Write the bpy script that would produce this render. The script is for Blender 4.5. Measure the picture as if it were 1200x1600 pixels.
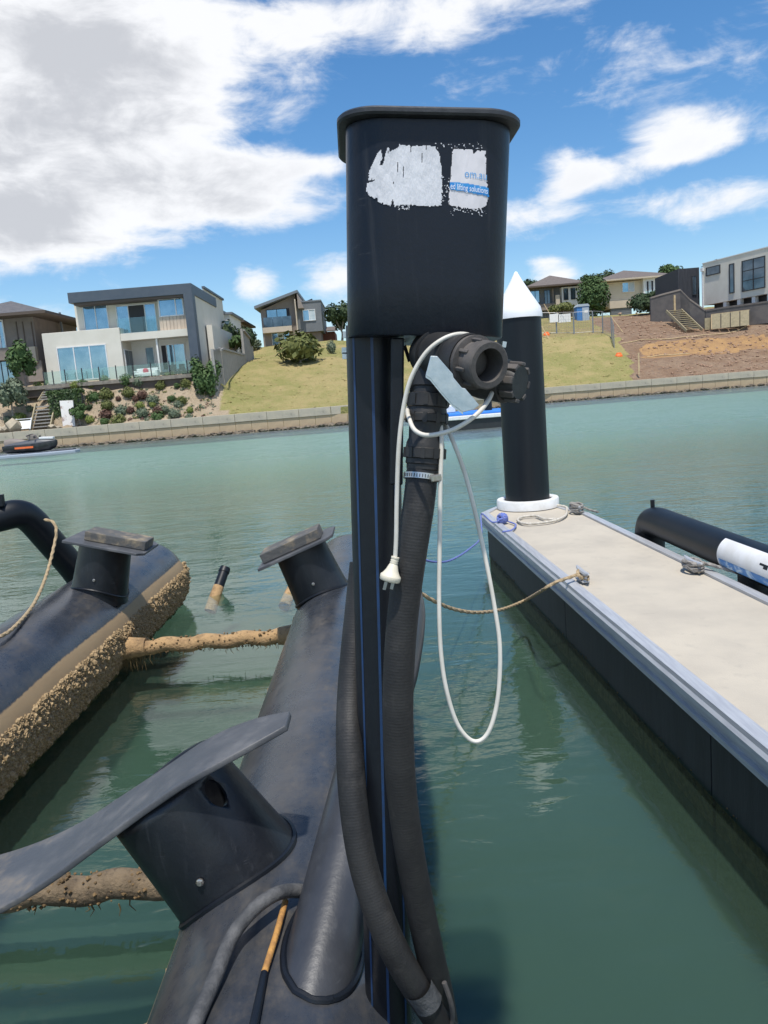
import bpy, math, random
import numpy as np
from mathutils import Vector, Matrix, noise as mnoise
random.seed(7)
rnd = random.uniform
S = bpy.context.scene
for o in list(bpy.data.objects): bpy.data.objects.remove(o)
COL = S.collection
R = math.radians
# ------------------------------------------------------------------ camera
F = 1202.0; PITCH = R(8.65); ROLL = R(4.6); CAM = Vector((0, 0, 2.1))
fw = Vector((0, math.cos(PITCH), -math.sin(PITCH)))
u0 = Vector((0, math.sin(PITCH), math.cos(PITCH))); r0 = Vector((1, 0, 0))
cr = math.cos(ROLL)*r0 - math.sin(ROLL)*u0
cu = math.sin(ROLL)*r0 + math.cos(ROLL)*u0
cd = bpy.data.cameras.new('camera'); cam = bpy.data.objects.new('camera', cd); COL.objects.link(cam)
cd.sensor_fit = 'VERTICAL'; cd.sensor_height = 24.0; cd.lens = 24.0*F/1600; cd.clip_start = 0.05; cd.clip_end = 3000
M = Matrix((cr, cu, -fw)).transposed().to_4x4(); M.translation = CAM; cam.matrix_world = M
S.camera = cam
S.render.resolution_x = 768; S.render.resolution_y = 1024

def ray(x, y): return fw + cr*((x-600)/F) + cu*((800-y)/F)
def P(x, y, d): v = ray(x, y); return CAM + v*(d/v.y)          # point in direction of a pixel, on the plane Y = d
def PZ(x, y, z): v = ray(x, y); return CAM + v*((z-CAM.z)/v.z)  # ... on the level plane z
# ------------------------------------------------------------------ light
SUN_EL, SUN_AZ = R(70), R(-179)
sdir = Vector((math.sin(SUN_AZ)*math.cos(SUN_EL), math.cos(SUN_AZ)*math.cos(SUN_EL), math.sin(SUN_EL)))
sl = bpy.data.lights.new('sun', 'SUN'); sl.energy = 3.6; sl.angle = R(1.5); sl.color = (1.0, 0.955, 0.88)
so = bpy.data.objects.new('sun', sl); COL.objects.link(so); so.rotation_euler = sdir.to_track_quat('Z', 'Y').to_euler()
so.location = (0, 0, 40)
S.view_settings.view_transform = 'Standard'; S.view_settings.look = 'None'
S.view_settings.exposure = 0.40; S.view_settings.gamma = 1.0; S.view_settings.use_curve_mapping = False

W = bpy.data.worlds.new('World'); S.world = W; W.use_nodes = True
nt = W.node_tree; N = nt.nodes; L = nt.links; N.clear()
class G:                                                     # tiny node-graph helper
    def __init__(s, nt): s.nt = nt; s.N = nt.nodes; s.L = nt.links
    def n(s, t, **kw):
        nd = s.N.new(t)
        for k, v in kw.items():
            if k == 'i':
                for kk, vv in v.items(): s.put(nd.inputs[kk], vv)
            else: setattr(nd, k, v)
        return nd
    def put(s, inp, v):
        if isinstance(v, bpy.types.NodeSocket): s.L.new(v, inp)
        else: inp.default_value = v
    def m(s, op, a, b=0.0, c=None, clamp=False):
        nd = s.N.new('ShaderNodeMath'); nd.operation = op; nd.use_clamp = clamp
        s.put(nd.inputs[0], a); s.put(nd.inputs[1], b)
        if c is not None: s.put(nd.inputs[2], c)
        return nd.outputs[0]
    def mix(s, f, a, b):
        nd = s.N.new('ShaderNodeMix'); nd.data_type = 'RGBA'
        s.put(nd.inputs[0], f); s.put(nd.inputs[6], a if isinstance(a, bpy.types.NodeSocket) else (*a[:3], 1)); s.put(nd.inputs[7], b if isinstance(b, bpy.types.NodeSocket) else (*b[:3], 1))
        return nd.outputs[2]
    def ramp(s, v, a, b, c0=0.0, c1=1.0):
        nd = s.N.new('ShaderNodeMapRange'); nd.interpolation_type = 'SMOOTHSTEP'
        for k, q in zip((0, 1, 2, 3, 4), (v, a, b, c0, c1)): s.put(nd.inputs[k], q)
        return nd.outputs[0]
    def noise(s, vec, scale, detail=4, rough=0.55, dist=0.0):
        nd = s.N.new('ShaderNodeTexNoise')
        if vec is not None: s.put(nd.inputs['Vector'], vec)
        s.put(nd.inputs['Scale'], scale); s.put(nd.inputs['Detail'], detail); s.put(nd.inputs['Roughness'], rough); s.put(nd.inputs['Distortion'], dist)
        return nd.outputs['Fac']
g = G(nt)
sky = g.n('ShaderNodeTexSky', sky_type='NISHITA', sun_disc=False, sun_elevation=SUN_EL, sun_rotation=SUN_AZ, altitude=0.0, air_density=1.0, dust_density=0.6, ozone_density=1.6)
tc = g.n('ShaderNodeTexCoord'); sp = g.n('ShaderNodeSeparateXYZ', i={0: tc.outputs['Generated']})
dx, dy, dz = sp.outputs
az = g.m('ARCTAN2', dx, dy); el = g.m('ARCSINE', dz)
# cloud field: noise on a flattened cloud layer, gathered into the banks the photograph shows
zc = g.m('ADD', g.m('MAXIMUM', dz, 0.0), 0.16)
pl = g.n('ShaderNodeCombineXYZ', i={0: g.m('DIVIDE', dx, zc), 1: g.m('DIVIDE', dy, zc), 2: dz}).outputs[0]
big = g.noise(pl, 1.25, 5, 0.6, 0.3)
dirv = g.n('ShaderNodeCombineXYZ', i={0: g.m('MULTIPLY', az, 1.0), 1: g.m('MULTIPLY', el, 1.9), 2: 3.7}).outputs[0]
fine = g.noise(dirv, 10.5, 7, 0.62, 0.35)
soft = g.noise(dirv, 4.2, 6, 0.55)
ae = g.n('ShaderNodeCombineXYZ', i={0: az, 1: el, 2: 0.0}).outputs[0]
def blob(px_, py_, sx, sy, amp):
    d = ray(px_, py_).normalized(); a0 = math.atan2(d.x, d.y); e0 = math.asin(d.z)
    v = g.n('ShaderNodeVectorMath', operation='MULTIPLY_ADD', i={0: ae, 1: (1/sx, 1/sy, 0), 2: (-a0/sx, -e0/sy, 0)}).outputs[0]
    return g.ramp(g.n('ShaderNodeVectorMath', operation='LENGTH', i={0: v}).outputs['Value'], 0.0, 1.75, amp, 0.0)
bank = None
for b in [(-40, 120, .26, .13, .95), (190, 50, .17, .075, .66), (60, 270, .20, .05, .72), (190, 180, .10, .055, .6), (0, 370, .11, .05, .75), (110, 345, .12, .03, .6),
          (400, 320, .13, .026, .70), (330, 268, .17, .022, .60), (480, 258, .07, .012, .42), (620, 40, .20, .035, .40), (700, 20, .15, .03, .34),
          (1035, 192, .055, .030, .62), (1090, 212, .06, .024, .52), (890, 262, .036, .024, .60), (950, 272, .06, .014, .42), (1120, 110, .15, .07, .22), (1150, 300, .10, .022, .42), (1010, 285, .16, .04, .20), (830, 330, .060, .024, .56),
          (400, 447, .028, .022, .70), (520, 435, .04, .03, .62), (868, 432, .024, .015, .62), (1085, 345, .024, .015, .5), (850, 408, .022, .007, .45), (40, 482, .14, .014, .36), (500, 500, .05, .02, .4)]:
    v = blob(*b); bank = v if bank is None else g.m('ADD', bank, v)
# outside the frame the same broken cloud goes on
dF = ray(600, 300).normalized()
dotf = g.n('ShaderNodeVectorMath', operation='DOT_PRODUCT', i={0: tc.outputs['Generated'], 1: dF}).outputs['Value']
away = g.ramp(dotf, 0.80, 0.55)
wild = g.m('MULTIPLY', g.m('MULTIPLY', g.ramp(big, 0.50, 0.66), 0.85), away)
dens = g.m('ADD', g.m('MAXIMUM', bank, wild), g.m('MULTIPLY', g.m('SUBTRACT', fine, 0.5), 1.55))
streak = g.noise(g.n('ShaderNodeMapping', i={'Vector': dirv, 'Scale': (1.0, 2.6, 1.0), 'Rotation': (0, 0, .22)}).outputs[0], 4.5, 5, 0.6, .4)
dens = g.m('ADD', dens, g.m('MULTIPLY', g.m('SUBTRACT', streak, 0.5), 1.0))
alpha = g.ramp(dens, 0.14, 0.80)
thick = g.ramp(g.m('ADD', dens, g.m('ADD', g.m('MULTIPLY', g.m('SUBTRACT', soft, .5), 2.6), g.m('MULTIPLY', g.m('SUBTRACT', fine, .5), 1.0))), 0.80, 1.9)
lbank = g.m('SUBTRACT', 1.0, g.ramp(az, -.22, .02))
ccol = g.mix(g.m('MULTIPLY', thick, g.m('ADD', .18, g.m('MULTIPLY', g.m('MAXIMUM', lbank, away), .82))), (6.4, 6.45, 6.6), (4.0, 4.1, 4.35))
hsv = g.n('ShaderNodeHueSaturation', i={'Saturation': 1.32, 'Value': 1.0, 'Color': sky.outputs[0]})
wcol = g.mix(g.m('MULTIPLY', alpha, 0.96), hsv.outputs[0], ccol)
bg = g.n('ShaderNodeBackground', i={'Color': wcol, 'Strength': 0.12})
ow = g.n('ShaderNodeOutputWorld', i={'Surface': bg.outputs[0]})
S.cycles.transparent_max_bounces = 16
# ------------------------------------------------------------------ materials
MAT = {}
def mat(name, col, rough=0.6, col2=None, scale=6.0, lo=0.35, hi=0.65, bump=0.0, bscale=40.0, metallic=0.0, spec=0.5, detail=5, stretch=None, coord='Object', col3=None, scale3=30.0, amt3=0.5, rvar=0.0, extra=None, dist=0.0):
    m = bpy.data.materials.new(name); m.use_nodes = True; MAT[name] = m
    g = G(m.node_tree); b = m.node_tree.nodes['Principled BSDF']
    t = g.n('ShaderNodeTexCoord'); vec = t.outputs[coord]
    if stretch: vec = g.n('ShaderNodeMapping', i={'Vector': vec, 'Scale': stretch}).outputs[0]
    c = None
    if col2 is not None:
        f = g.ramp(g.noise(vec, scale, detail, 0.6, dist), lo, hi); c = g.mix(f, col, col2)
        if rvar: g.put(b.inputs['Roughness'], g.m('ADD', g.m('MULTIPLY', f, rvar), rough))
    if col3 is not None:
        f3 = g.m('MULTIPLY', g.ramp(g.noise(vec, scale3, 6, 0.65), 0.55, 0.72), amt3)
        c = g.mix(f3, c if c is not None else col, col3)
    if extra: c = extra(g, t, vec, c if c is not None else col, b)
    if c is None: b.inputs['Base Color'].default_value = (*col, 1)
    elif isinstance(c, bpy.types.NodeSocket): g.L.new(c, b.inputs['Base Color'])
    else: b.inputs['Base Color'].default_value = (*c[:3], 1)
    if not b.inputs['Roughness'].is_linked: b.inputs['Roughness'].default_value = rough
    b.inputs['Metallic'].default_value = metallic
    b.inputs['Specular IOR Level'].default_value = spec
    if bump:
        bn = g.n('ShaderNodeBump', i={'Height': g.noise(vec, bscale, 6, 0.6), 'Strength': bump, 'Distance': 0.02})
        g.L.new(bn.outputs[0], b.inputs['Normal'])
    return m
# plastics
mat('hdpe', (.0045, .0062, .0100), .42, (.008, .0105, .015), 5, .35, .7, spec=.42, bump=.07, bscale=50)
def scuffx(g, t, vec, c, b):
    o = t.outputs['Object']; st = g.noise(g.n('ShaderNodeMapping', i={'Vector': o, 'Scale': (1, 1, .06)}).outputs[0], 34, 5, .65)
    sc = g.noise(g.n('ShaderNodeMapping', i={'Vector': o, 'Scale': (.12, .12, 1), 'Rotation': (.1, .35, 0)}).outputs[0], 120, 3, .6)
    big_ = g.noise(o, 4.5, 6, .65)
    f = g.m('ADD', g.m('MULTIPLY', g.ramp(st, .55, .78), .30), g.m('MULTIPLY', g.m('MULTIPLY', g.ramp(sc, .63, .72), g.ramp(big_, .5, .62)), .5))
    f = g.m('ADD', f, g.m('MULTIPLY', g.ramp(big_, .56, .75), .22))
    g.L.new(g.m('ADD', .36, g.m('MULTIPLY', f, .5)), b.inputs['Roughness'])
    return g.mix(f, c, (.055, .060, .068))
mat('hdpe_box', (.0030, .0050, .0105), .42, (.0050, .0075, .014), 3, .3, .7, bump=.06, bscale=70, extra=scuffx, spec=.38)
mat('hdpe_scuffed', (.0075, .0092, .013), .42, (.013, .0150, .019), 5, .35, .7, bump=.07, bscale=50, extra=scuffx)
mat('hdpe_rail', (.026, .029, .035), .40, (.042, .045, .052), 4, .3, .7, bump=.06, bscale=50, extra=scuffx)
mat('hdpe_worn', (.062, .066, .073), .5, (.14, .14, .14), 7, .4, .8, bump=.12, bscale=45, rvar=.15, stretch=(1, 1, 1), col3=(.20, .15, .09), scale3=3.5, amt3=.5)
def tankx(g, t, vec, c, b):
    a = g.n('ShaderNodeAttribute', attribute_name='band').outputs['Fac']
    a2 = g.n('ShaderNodeAttribute', attribute_name='top').outputs['Fac']
    n1 = g.noise(g.n('ShaderNodeMapping', i={'Vector': t.outputs['Object'], 'Scale': (2.2, .8, 2.2)}).outputs[0], 2.2, 9, .72); n2 = g.noise(t.outputs['Object'], 22, 7, .72)
    dust = g.m('MULTIPLY', g.m('MULTIPLY', g.ramp(g.m('ADD', n1, g.m('MULTIPLY', n2, .35)), .60, 1.02), a2), .45)
    c = g.mix(dust, c, (.21, .17, .115))
    f = g.ramp(g.m('ADD', a, g.m('MULTIPLY', g.m('SUBTRACT', n2, .5), .5)), .35, .6)
    c = g.mix(f, c, g.mix(n1, (.42, .30, .165), (.25, .17, .095)))
    g.L.new(g.m('ADD', .27, g.m('MULTIPLY', g.m('ADD', f, dust), .5)), b.inputs['Roughness'])
    return c
mat('tank', (.025, .029, .036), .36, (.042, .047, .056), 4, .3, .7, bump=.07, bscale=26, extra=tankx)
mat('rubber_hose', (.010, .0098, .0102), .6, (.019, .0185, .018), 8, bump=.1, bscale=80, col3=(.06, .055, .05), scale3=14, amt3=.3)
mat('grey_hose', (.045, .047, .05), .7, (.10, .10, .10), 14, bump=.3, bscale=60)
mat('pvc', (.013, .013, .0135), .52, (.025, .024, .0235), 9, bump=.08, bscale=70)
mat('pvc_dusty', (.105, .093, .084), .75, (.060, .055, .052), 14, bump=.12, bscale=60)
mat('blue_stripe', (.012, .048, .135), .45, (.014, .040, .10), 20)
mat('galv', (.42, .50, .53), .42, (.62, .66, .66), 26, .3, .7, metallic=.75, bump=.06, bscale=70)
mat('steel', (.62, .60, .56), .32, (.45, .40, .34), 40, metallic=.9)
mat('cable', (.66, .63, .56), .45, (.56, .53, .46), 12)
mat('plug', (.68, .62, .49), .42)
mat('plug_pin', (.30, .30, .30), .3, metallic=.9)
mat('dark_pin', (.02, .02, .02), .4)
mat('sticker', (.68, .68, .70), .6, (.60, .60, .62), 30, bump=.2, bscale=110, stretch=(1, 1, .35))
mat('sticker_pale', (.70, .67, .68), .55, (.60, .58, .59), 20)
mat('print_blue', (.02, .22, .58), .45, (.05, .30, .62), 60)
mat('print_light_blue', (.12, .35, .66), .5)
mat('print_white', (.8, .82, .85), .5)
mat('barnacle', (.22, .15, .075), .9, (.38, .275, .15), 60, .35, .65, col3=(.09, .065, .035), scale3=45, amt3=.8)
mat('fouling', (.13, .085, .04), .92, (.24, .155, .07), 22, bump=.9, bscale=55)
mat('fouled_pipe', (.42, .27, .13), .9, (.22, .14, .07), 10, .4, .75, bump=.7, bscale=45, col3=(.07, .05, .03), scale3=26, amt3=.8)
mat('fouled_dark', (.19, .14, .085), .9, (.09, .065, .04), 9, .35, .7, bump=.8, bscale=45, col3=(.035, .028, .02), scale3=24, amt3=.85)
mat('weed', (.13, .09, .035), .9)
mat('orange_rod', (.52, .27, .07), .8, (.30, .15, .05), 30, bump=.3)
mat('timber_block', (.085, .085, .082), .85, (.26, .21, .14), 9, .45, .7, bump=.4, bscale=30)
# dock
mat('concrete_deck', (.48, .43, .345), .9, (.40, .36, .295), 2.0, .3, .75, bump=.2, bscale=90, col3=(.34, .31, .26), scale3=7, amt3=.42, detail=9)
mat('aluminium', (.53, .54, .55), .45, (.43, .44, .46), 7, metallic=.35, bump=.03, stretch=(8, .6, 8))
mat('float_black', (.012, .0145, .018), .62, (.020, .024, .028), 5, .3, .7, bump=.1, bscale=30, stretch=(4, 4, .5))
mat('white_plastic', (.76, .76, .75), .4, (.68, .67, .64), 7)
mat('pile_black', (.0035, .0058, .0092), .45, (.007, .0105, .0145), 2.5, .3, .7, spec=.35, bump=.04, stretch=(3, 3, .3))
mat('cone_white', (.80, .81, .82), .45)
mat('pink_seal', (.45, .12, .12), .7)
mat('rope_tan', (.46, .35, .21), .9, (.34, .25, .14), 60, bump=.5, bscale=200)
mat('rope_white', (.62, .58, .50), .9, (.48, .44, .37), 40, bump=.5, bscale=200)
mat('rope_grey', (.33, .31, .28), .9, (.22, .20, .18), 50, bump=.5, bscale=200)
mat('rope_blue', (.10, .17, .50), .85, (.20, .22, .45), 50, bump=.5, bscale=200)
mat('blue_deck', (.03, .20, .62), .55)
# land
mat('wall_cap', (.37, .335, .27), .9, (.45, .395, .305), 1.3, .3, .7, bump=.3, bscale=9, col3=(.16, .15, .13), scale3=3, amt3=.5)
mat('wall_panel', (.47, .36, .23), .9, (.38, .29, .19), 1.1, .3, .7, bump=.2, bscale=8, col3=(.24, .19, .13), scale3=2.5, amt3=.45)
mat('rubble', (.07, .058, .044), .95, (.19, .155, .115), 1.6, .35, .65, bump=.6, bscale=7)
mat('boulder', (.40, .34, .25), .95, (.28, .24, .18), 1.6, bump=.5, bscale=5)
mat('render_cream', (.66, .62, .54), .85, (.61, .57, .49), .6)
mat('render_white', (.72, .71, .68), .8, (.68, .67, .63), .7)
mat('render_tan', (.52, .44, .34), .85, (.47, .40, .31), .7)
mat('clad_timber', (.56, .46, .36), .8, (.46, .37, .29), 1.5, stretch=(6, 6, .4))
mat('metal_charcoal', (.062, .080, .105), .5, (.075, .092, .115), 1.2)
mat('brown_grey', (.23, .19, .165), .85, (.19, .16, .14), 1.2)
mat('grey_panel', (.155, .165, .175), .7, (.135, .145, .155), 1)
mat('taupe', (.28, .24, .21), .85, (.25, .21, .18), 1)
mat('black_clad', (.028, .030, .038), .7, (.045, .047, .055), 3, stretch=(8, 8, .2))
mat('grey_render', (.105, .095, .092), .9, (.14, .125, .115), 1.0, bump=.2, bscale=6)
mat('weatherboard', (.64, .56, .42), .8, (.60, .52, .39), 1)
mat('roof_tile', (.115, .095, .085), .85, (.16, .135, .12), 2.5, bump=.5, bscale=9, stretch=(1, 3, 3))
mat('roof_dark', (.085, .085, .09), .8, (.12, .115, .115), 2.5, bump=.5, bscale=9)
mat('roof_metal', (.16, .18, .20), .5)
mat('soffit', (.10, .075, .06), .8)
mat('frame_white', (.70, .70, .70), .5)
mat('frame_dark', (.03, .03, .034), .5)
mat('brick_red', (.19, .075, .05), .9, (.13, .05, .035), 8)
mat('interior', (.035, .035, .04), .8)
mat('glass', (.20, .33, .44), .06, (.30, .43, .54), .7, metallic=.75)
mat('glass_dark', (.07, .10, .13), .06, (.13, .17, .21), .6, metallic=.6)
mat('curtain', (.40, .48, .52), .5, (.52, .58, .60), 3)
mat('deck_timber', (.19, .165, .14), .9, (.26, .23, .19), 4)
mat('fence_timber', (.25, .235, .22), .9, (.35, .33, .30), 5, stretch=(4, 4, .5))
mat('pine', (.50, .38, .22), .85, (.40, .29, .17), 4)
mat('pine_old', (.36, .30, .19), .9, (.28, .24, .15), 4)
mat('bark', (.16, .135, .11), .95, (.28, .25, .22), 6, bump=.5)
mat('toilet_blue', (.05, .19, .46), .5); mat('toilet_grey', (.36, .42, .47), .5)
mat('safety_orange', (.85, .16, .03), .6)
mat('fence_steel', (.30, .31, .32), .4, metallic=.6)
mat('sign_white', (.72, .72, .70), .6)
mat('white_stone', (.70, .67, .64), .8, (.36, .27, .24), 2.2, .55, .68)
mat('ski_black', (.018, .019, .022), .35, (.04, .04, .045), 3); mat('ski_grey', (.075, .08, .09), .45); mat('ski_white', (.7, .7, .7), .4)
mat('ski_tan', (.20, .17, .15), .6); mat('ski_orange', (.80, .16, .04), .5); mat('dry_dock_grey', (.30, .34, .40), .6)
for nm, a, b_ in (('leaf_olive', (.085, .10, .03), (.15, .16, .05)), ('leaf_green', (.045, .085, .028), (.085, .135, .045)), ('leaf_dark', (.022, .042, .018), (.05, .075, .03)),
                 ('leaf_grey', (.10, .13, .085), (.17, .20, .13)), ('leaf_red', (.085, .045, .035), (.13, .07, .05)), ('leaf_lime', (.13, .17, .04), (.20, .23, .06))):
    mat(nm, a, .7, b_, 2.6, .3, .7, spec=.25)
mat('dry_grass', (.46, .38, .17), .95, (.36, .32, .12), .8, .3, .7, spec=.1)
def groundx(g, t, vec, c, b):
    v = t.outputs['Object']
    soil = g.n('ShaderNodeAttribute', attribute_name='soil').outputs['Fac']
    gard = g.n('ShaderNodeAttribute', attribute_name='garden').outputs['Fac']
    cut = g.n('ShaderNodeAttribute', attribute_name='cut').outputs['Fac']
    n0 = g.noise(v, .12, 5, .6); n1 = g.noise(v, .55, 7, .65); n2 = g.noise(v, 2.6, 7, .7); n3 = g.noise(v, 9, 5, .7)
    grass = g.mix(g.ramp(g.m('ADD', g.m('MULTIPLY', n0, .6), g.m('MULTIPLY', n1, .5)), .42, .62), (.41, .335, .155), (.28, .27, .10))
    grass = g.mix(g.ramp(n2, .5, .75), grass, (.40, .30, .15)); grass = g.mix(g.m('MULTIPLY', g.ramp(n3, .5, .7), .35), grass, (.24, .20, .09))
    so_ = g.mix(g.ramp(n1, .35, .65), (.24, .155, .10), (.31, .22, .15)); so_ = g.mix(g.ramp(n2, .48, .70), so_, (.19, .135, .105)); so_ = g.mix(g.m('MULTIPLY', g.ramp(n3, .55, .7), .7), so_, (.36, .26, .19))
    ct = g.mix(g.ramp(n1, .38, .62), (.46, .28, .13), (.35, .215, .115)); ct = g.mix(g.ramp(n2, .56, .70), ct, (.17, .12, .09))
    ga = g.mix(g.ramp(n1, .35, .65), (.48, .385, .275), (.40, .32, .22)); ga = g.mix(g.m('MULTIPLY', g.ramp(n3, .5, .7), .6), ga, (.22, .15, .10))
    e = g.m('MULTIPLY', g.m('SUBTRACT', n2, .5), .7)
    c = g.mix(g.ramp(g.m('ADD', soil, e), .35, .65), grass, so_)
    c = g.mix(g.ramp(g.m('ADD', gard, e), .35, .65), c, ga)
    c = g.mix(g.ramp(g.m('ADD', cut, e), .35, .65), c, ct)
    bn = g.n('ShaderNodeBump', i={'Height': g.m('ADD', n2, g.m('MULTIPLY', n3, .4)), 'Strength': .9, 'Distance': .35}); g.L.new(bn.outputs[0], b.inputs['Normal'])
    return c
mat('ground', (.3, .3, .1), .97, extra=groundx, spec=.1)
# water: a rippled surface over murky green layers
def wmat(name, op, surf):
    m = bpy.data.materials.new(name); m.use_nodes = True; MAT[name] = m; g = G(m.node_tree); g.N.clear()
    t = g.n('ShaderNodeTexCoord'); v = t.outputs['Object']
    n = g.noise(v, .35, 3, .6)
    col = g.mix(g.ramp(n, .3, .7), (.060, .100, .078), (.072, .114, .088))
    far_tone = g.ramp(g.n('ShaderNodeSeparateXYZ', i={0: v}).outputs[1], 6.0, 34.0); col = g.mix(far_tone, col, (.21, .315, .255))  # water body colour turns paler with distance from the camera
    if name == 'water_bed':
        d = g.n('ShaderNodeBsdfPrincipled', i={'Base Color': col, 'Subsurface Weight': 1.0, 'Subsurface Radius': (1, 1, 1), 'Subsurface Scale': 1.3, 'Roughness': 1.0, 'Specular IOR Level': 0.0})
    else: d = g.n('ShaderNodeBsdfDiffuse', i={'Color': col})
    tr = g.n('ShaderNodeBsdfTransparent', i={'Color': (.90, .97, .93, 1)})
    body = g.n('ShaderNodeMixShader', i={0: op, 1: tr.outputs[0], 2: d.outputs[0]}).outputs[0]
    if surf:
        sp = g.n('ShaderNodeSeparateXYZ', i={0: v}); y = sp.outputs[1]
        far = g.ramp(y, 5.0, 26.0)
        w1 = g.noise(g.n('ShaderNodeMapping', i={'Vector': v, 'Scale': (.75, 1.5, 1), 'Rotation': (0, 0, .25)}).outputs[0], 1.0, 3, .5, .4)
        w2 = g.noise(g.n('ShaderNodeMapping', i={'Vector': v, 'Scale': (1.1, 2.2, 1), 'Rotation': (0, 0, -.3)}).outputs[0], 3.2, 3, .55, .3)
        w3 = g.noise(g.n('ShaderNodeMapping', i={'Vector': v, 'Scale': (1, 1.7, 1)}).outputs[0], 11., 3, .6)
        patch = g.ramp(g.noise(v, .5, 2, .5), .38, .66, .35, 1.0)
        far2 = g.ramp(y, 7.0, 40.0)
        h = g.m('ADD', g.m('MULTIPLY', w1, .021), g.m('ADD', g.m('MULTIPLY', g.m('MULTIPLY', w2, .021), g.m('ADD', g.m('MULTIPLY', patch, .45), far)), g.m('MULTIPLY', g.m('MULTIPLY', w3, .0045), g.m('ADD', g.m('MULTIPLY', patch, .35), far))))
        h = g.m('MULTIPLY', h, g.m('ADD', .85, g.m('MULTIPLY', far2, 2.9)))
        bn = g.n('ShaderNodeBump', i={'Height': h, 'Strength': 1.0, 'Distance': 1.0}).outputs[0]
        fr = g.n('ShaderNodeFresnel', i={'IOR': 1.46, 'Normal': bn}).outputs[0]
        gl = g.n('ShaderNodeBsdfGlossy', i={'Color': (.92, .95, .95, 1), 'Roughness': g.m('ADD', .022, g.m('MULTIPLY', far2, .32)), 'Normal': bn})
        body = g.n('ShaderNodeMixShader', i={0: fr, 1: body, 2: gl.outputs[0]}).outputs[0]
    g.n('ShaderNodeOutputMaterial', i={'Surface': body})
wmat('water', .09, True); wmat('water_murk', .32, False); wmat('water_bed', 1.0, False)
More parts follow.
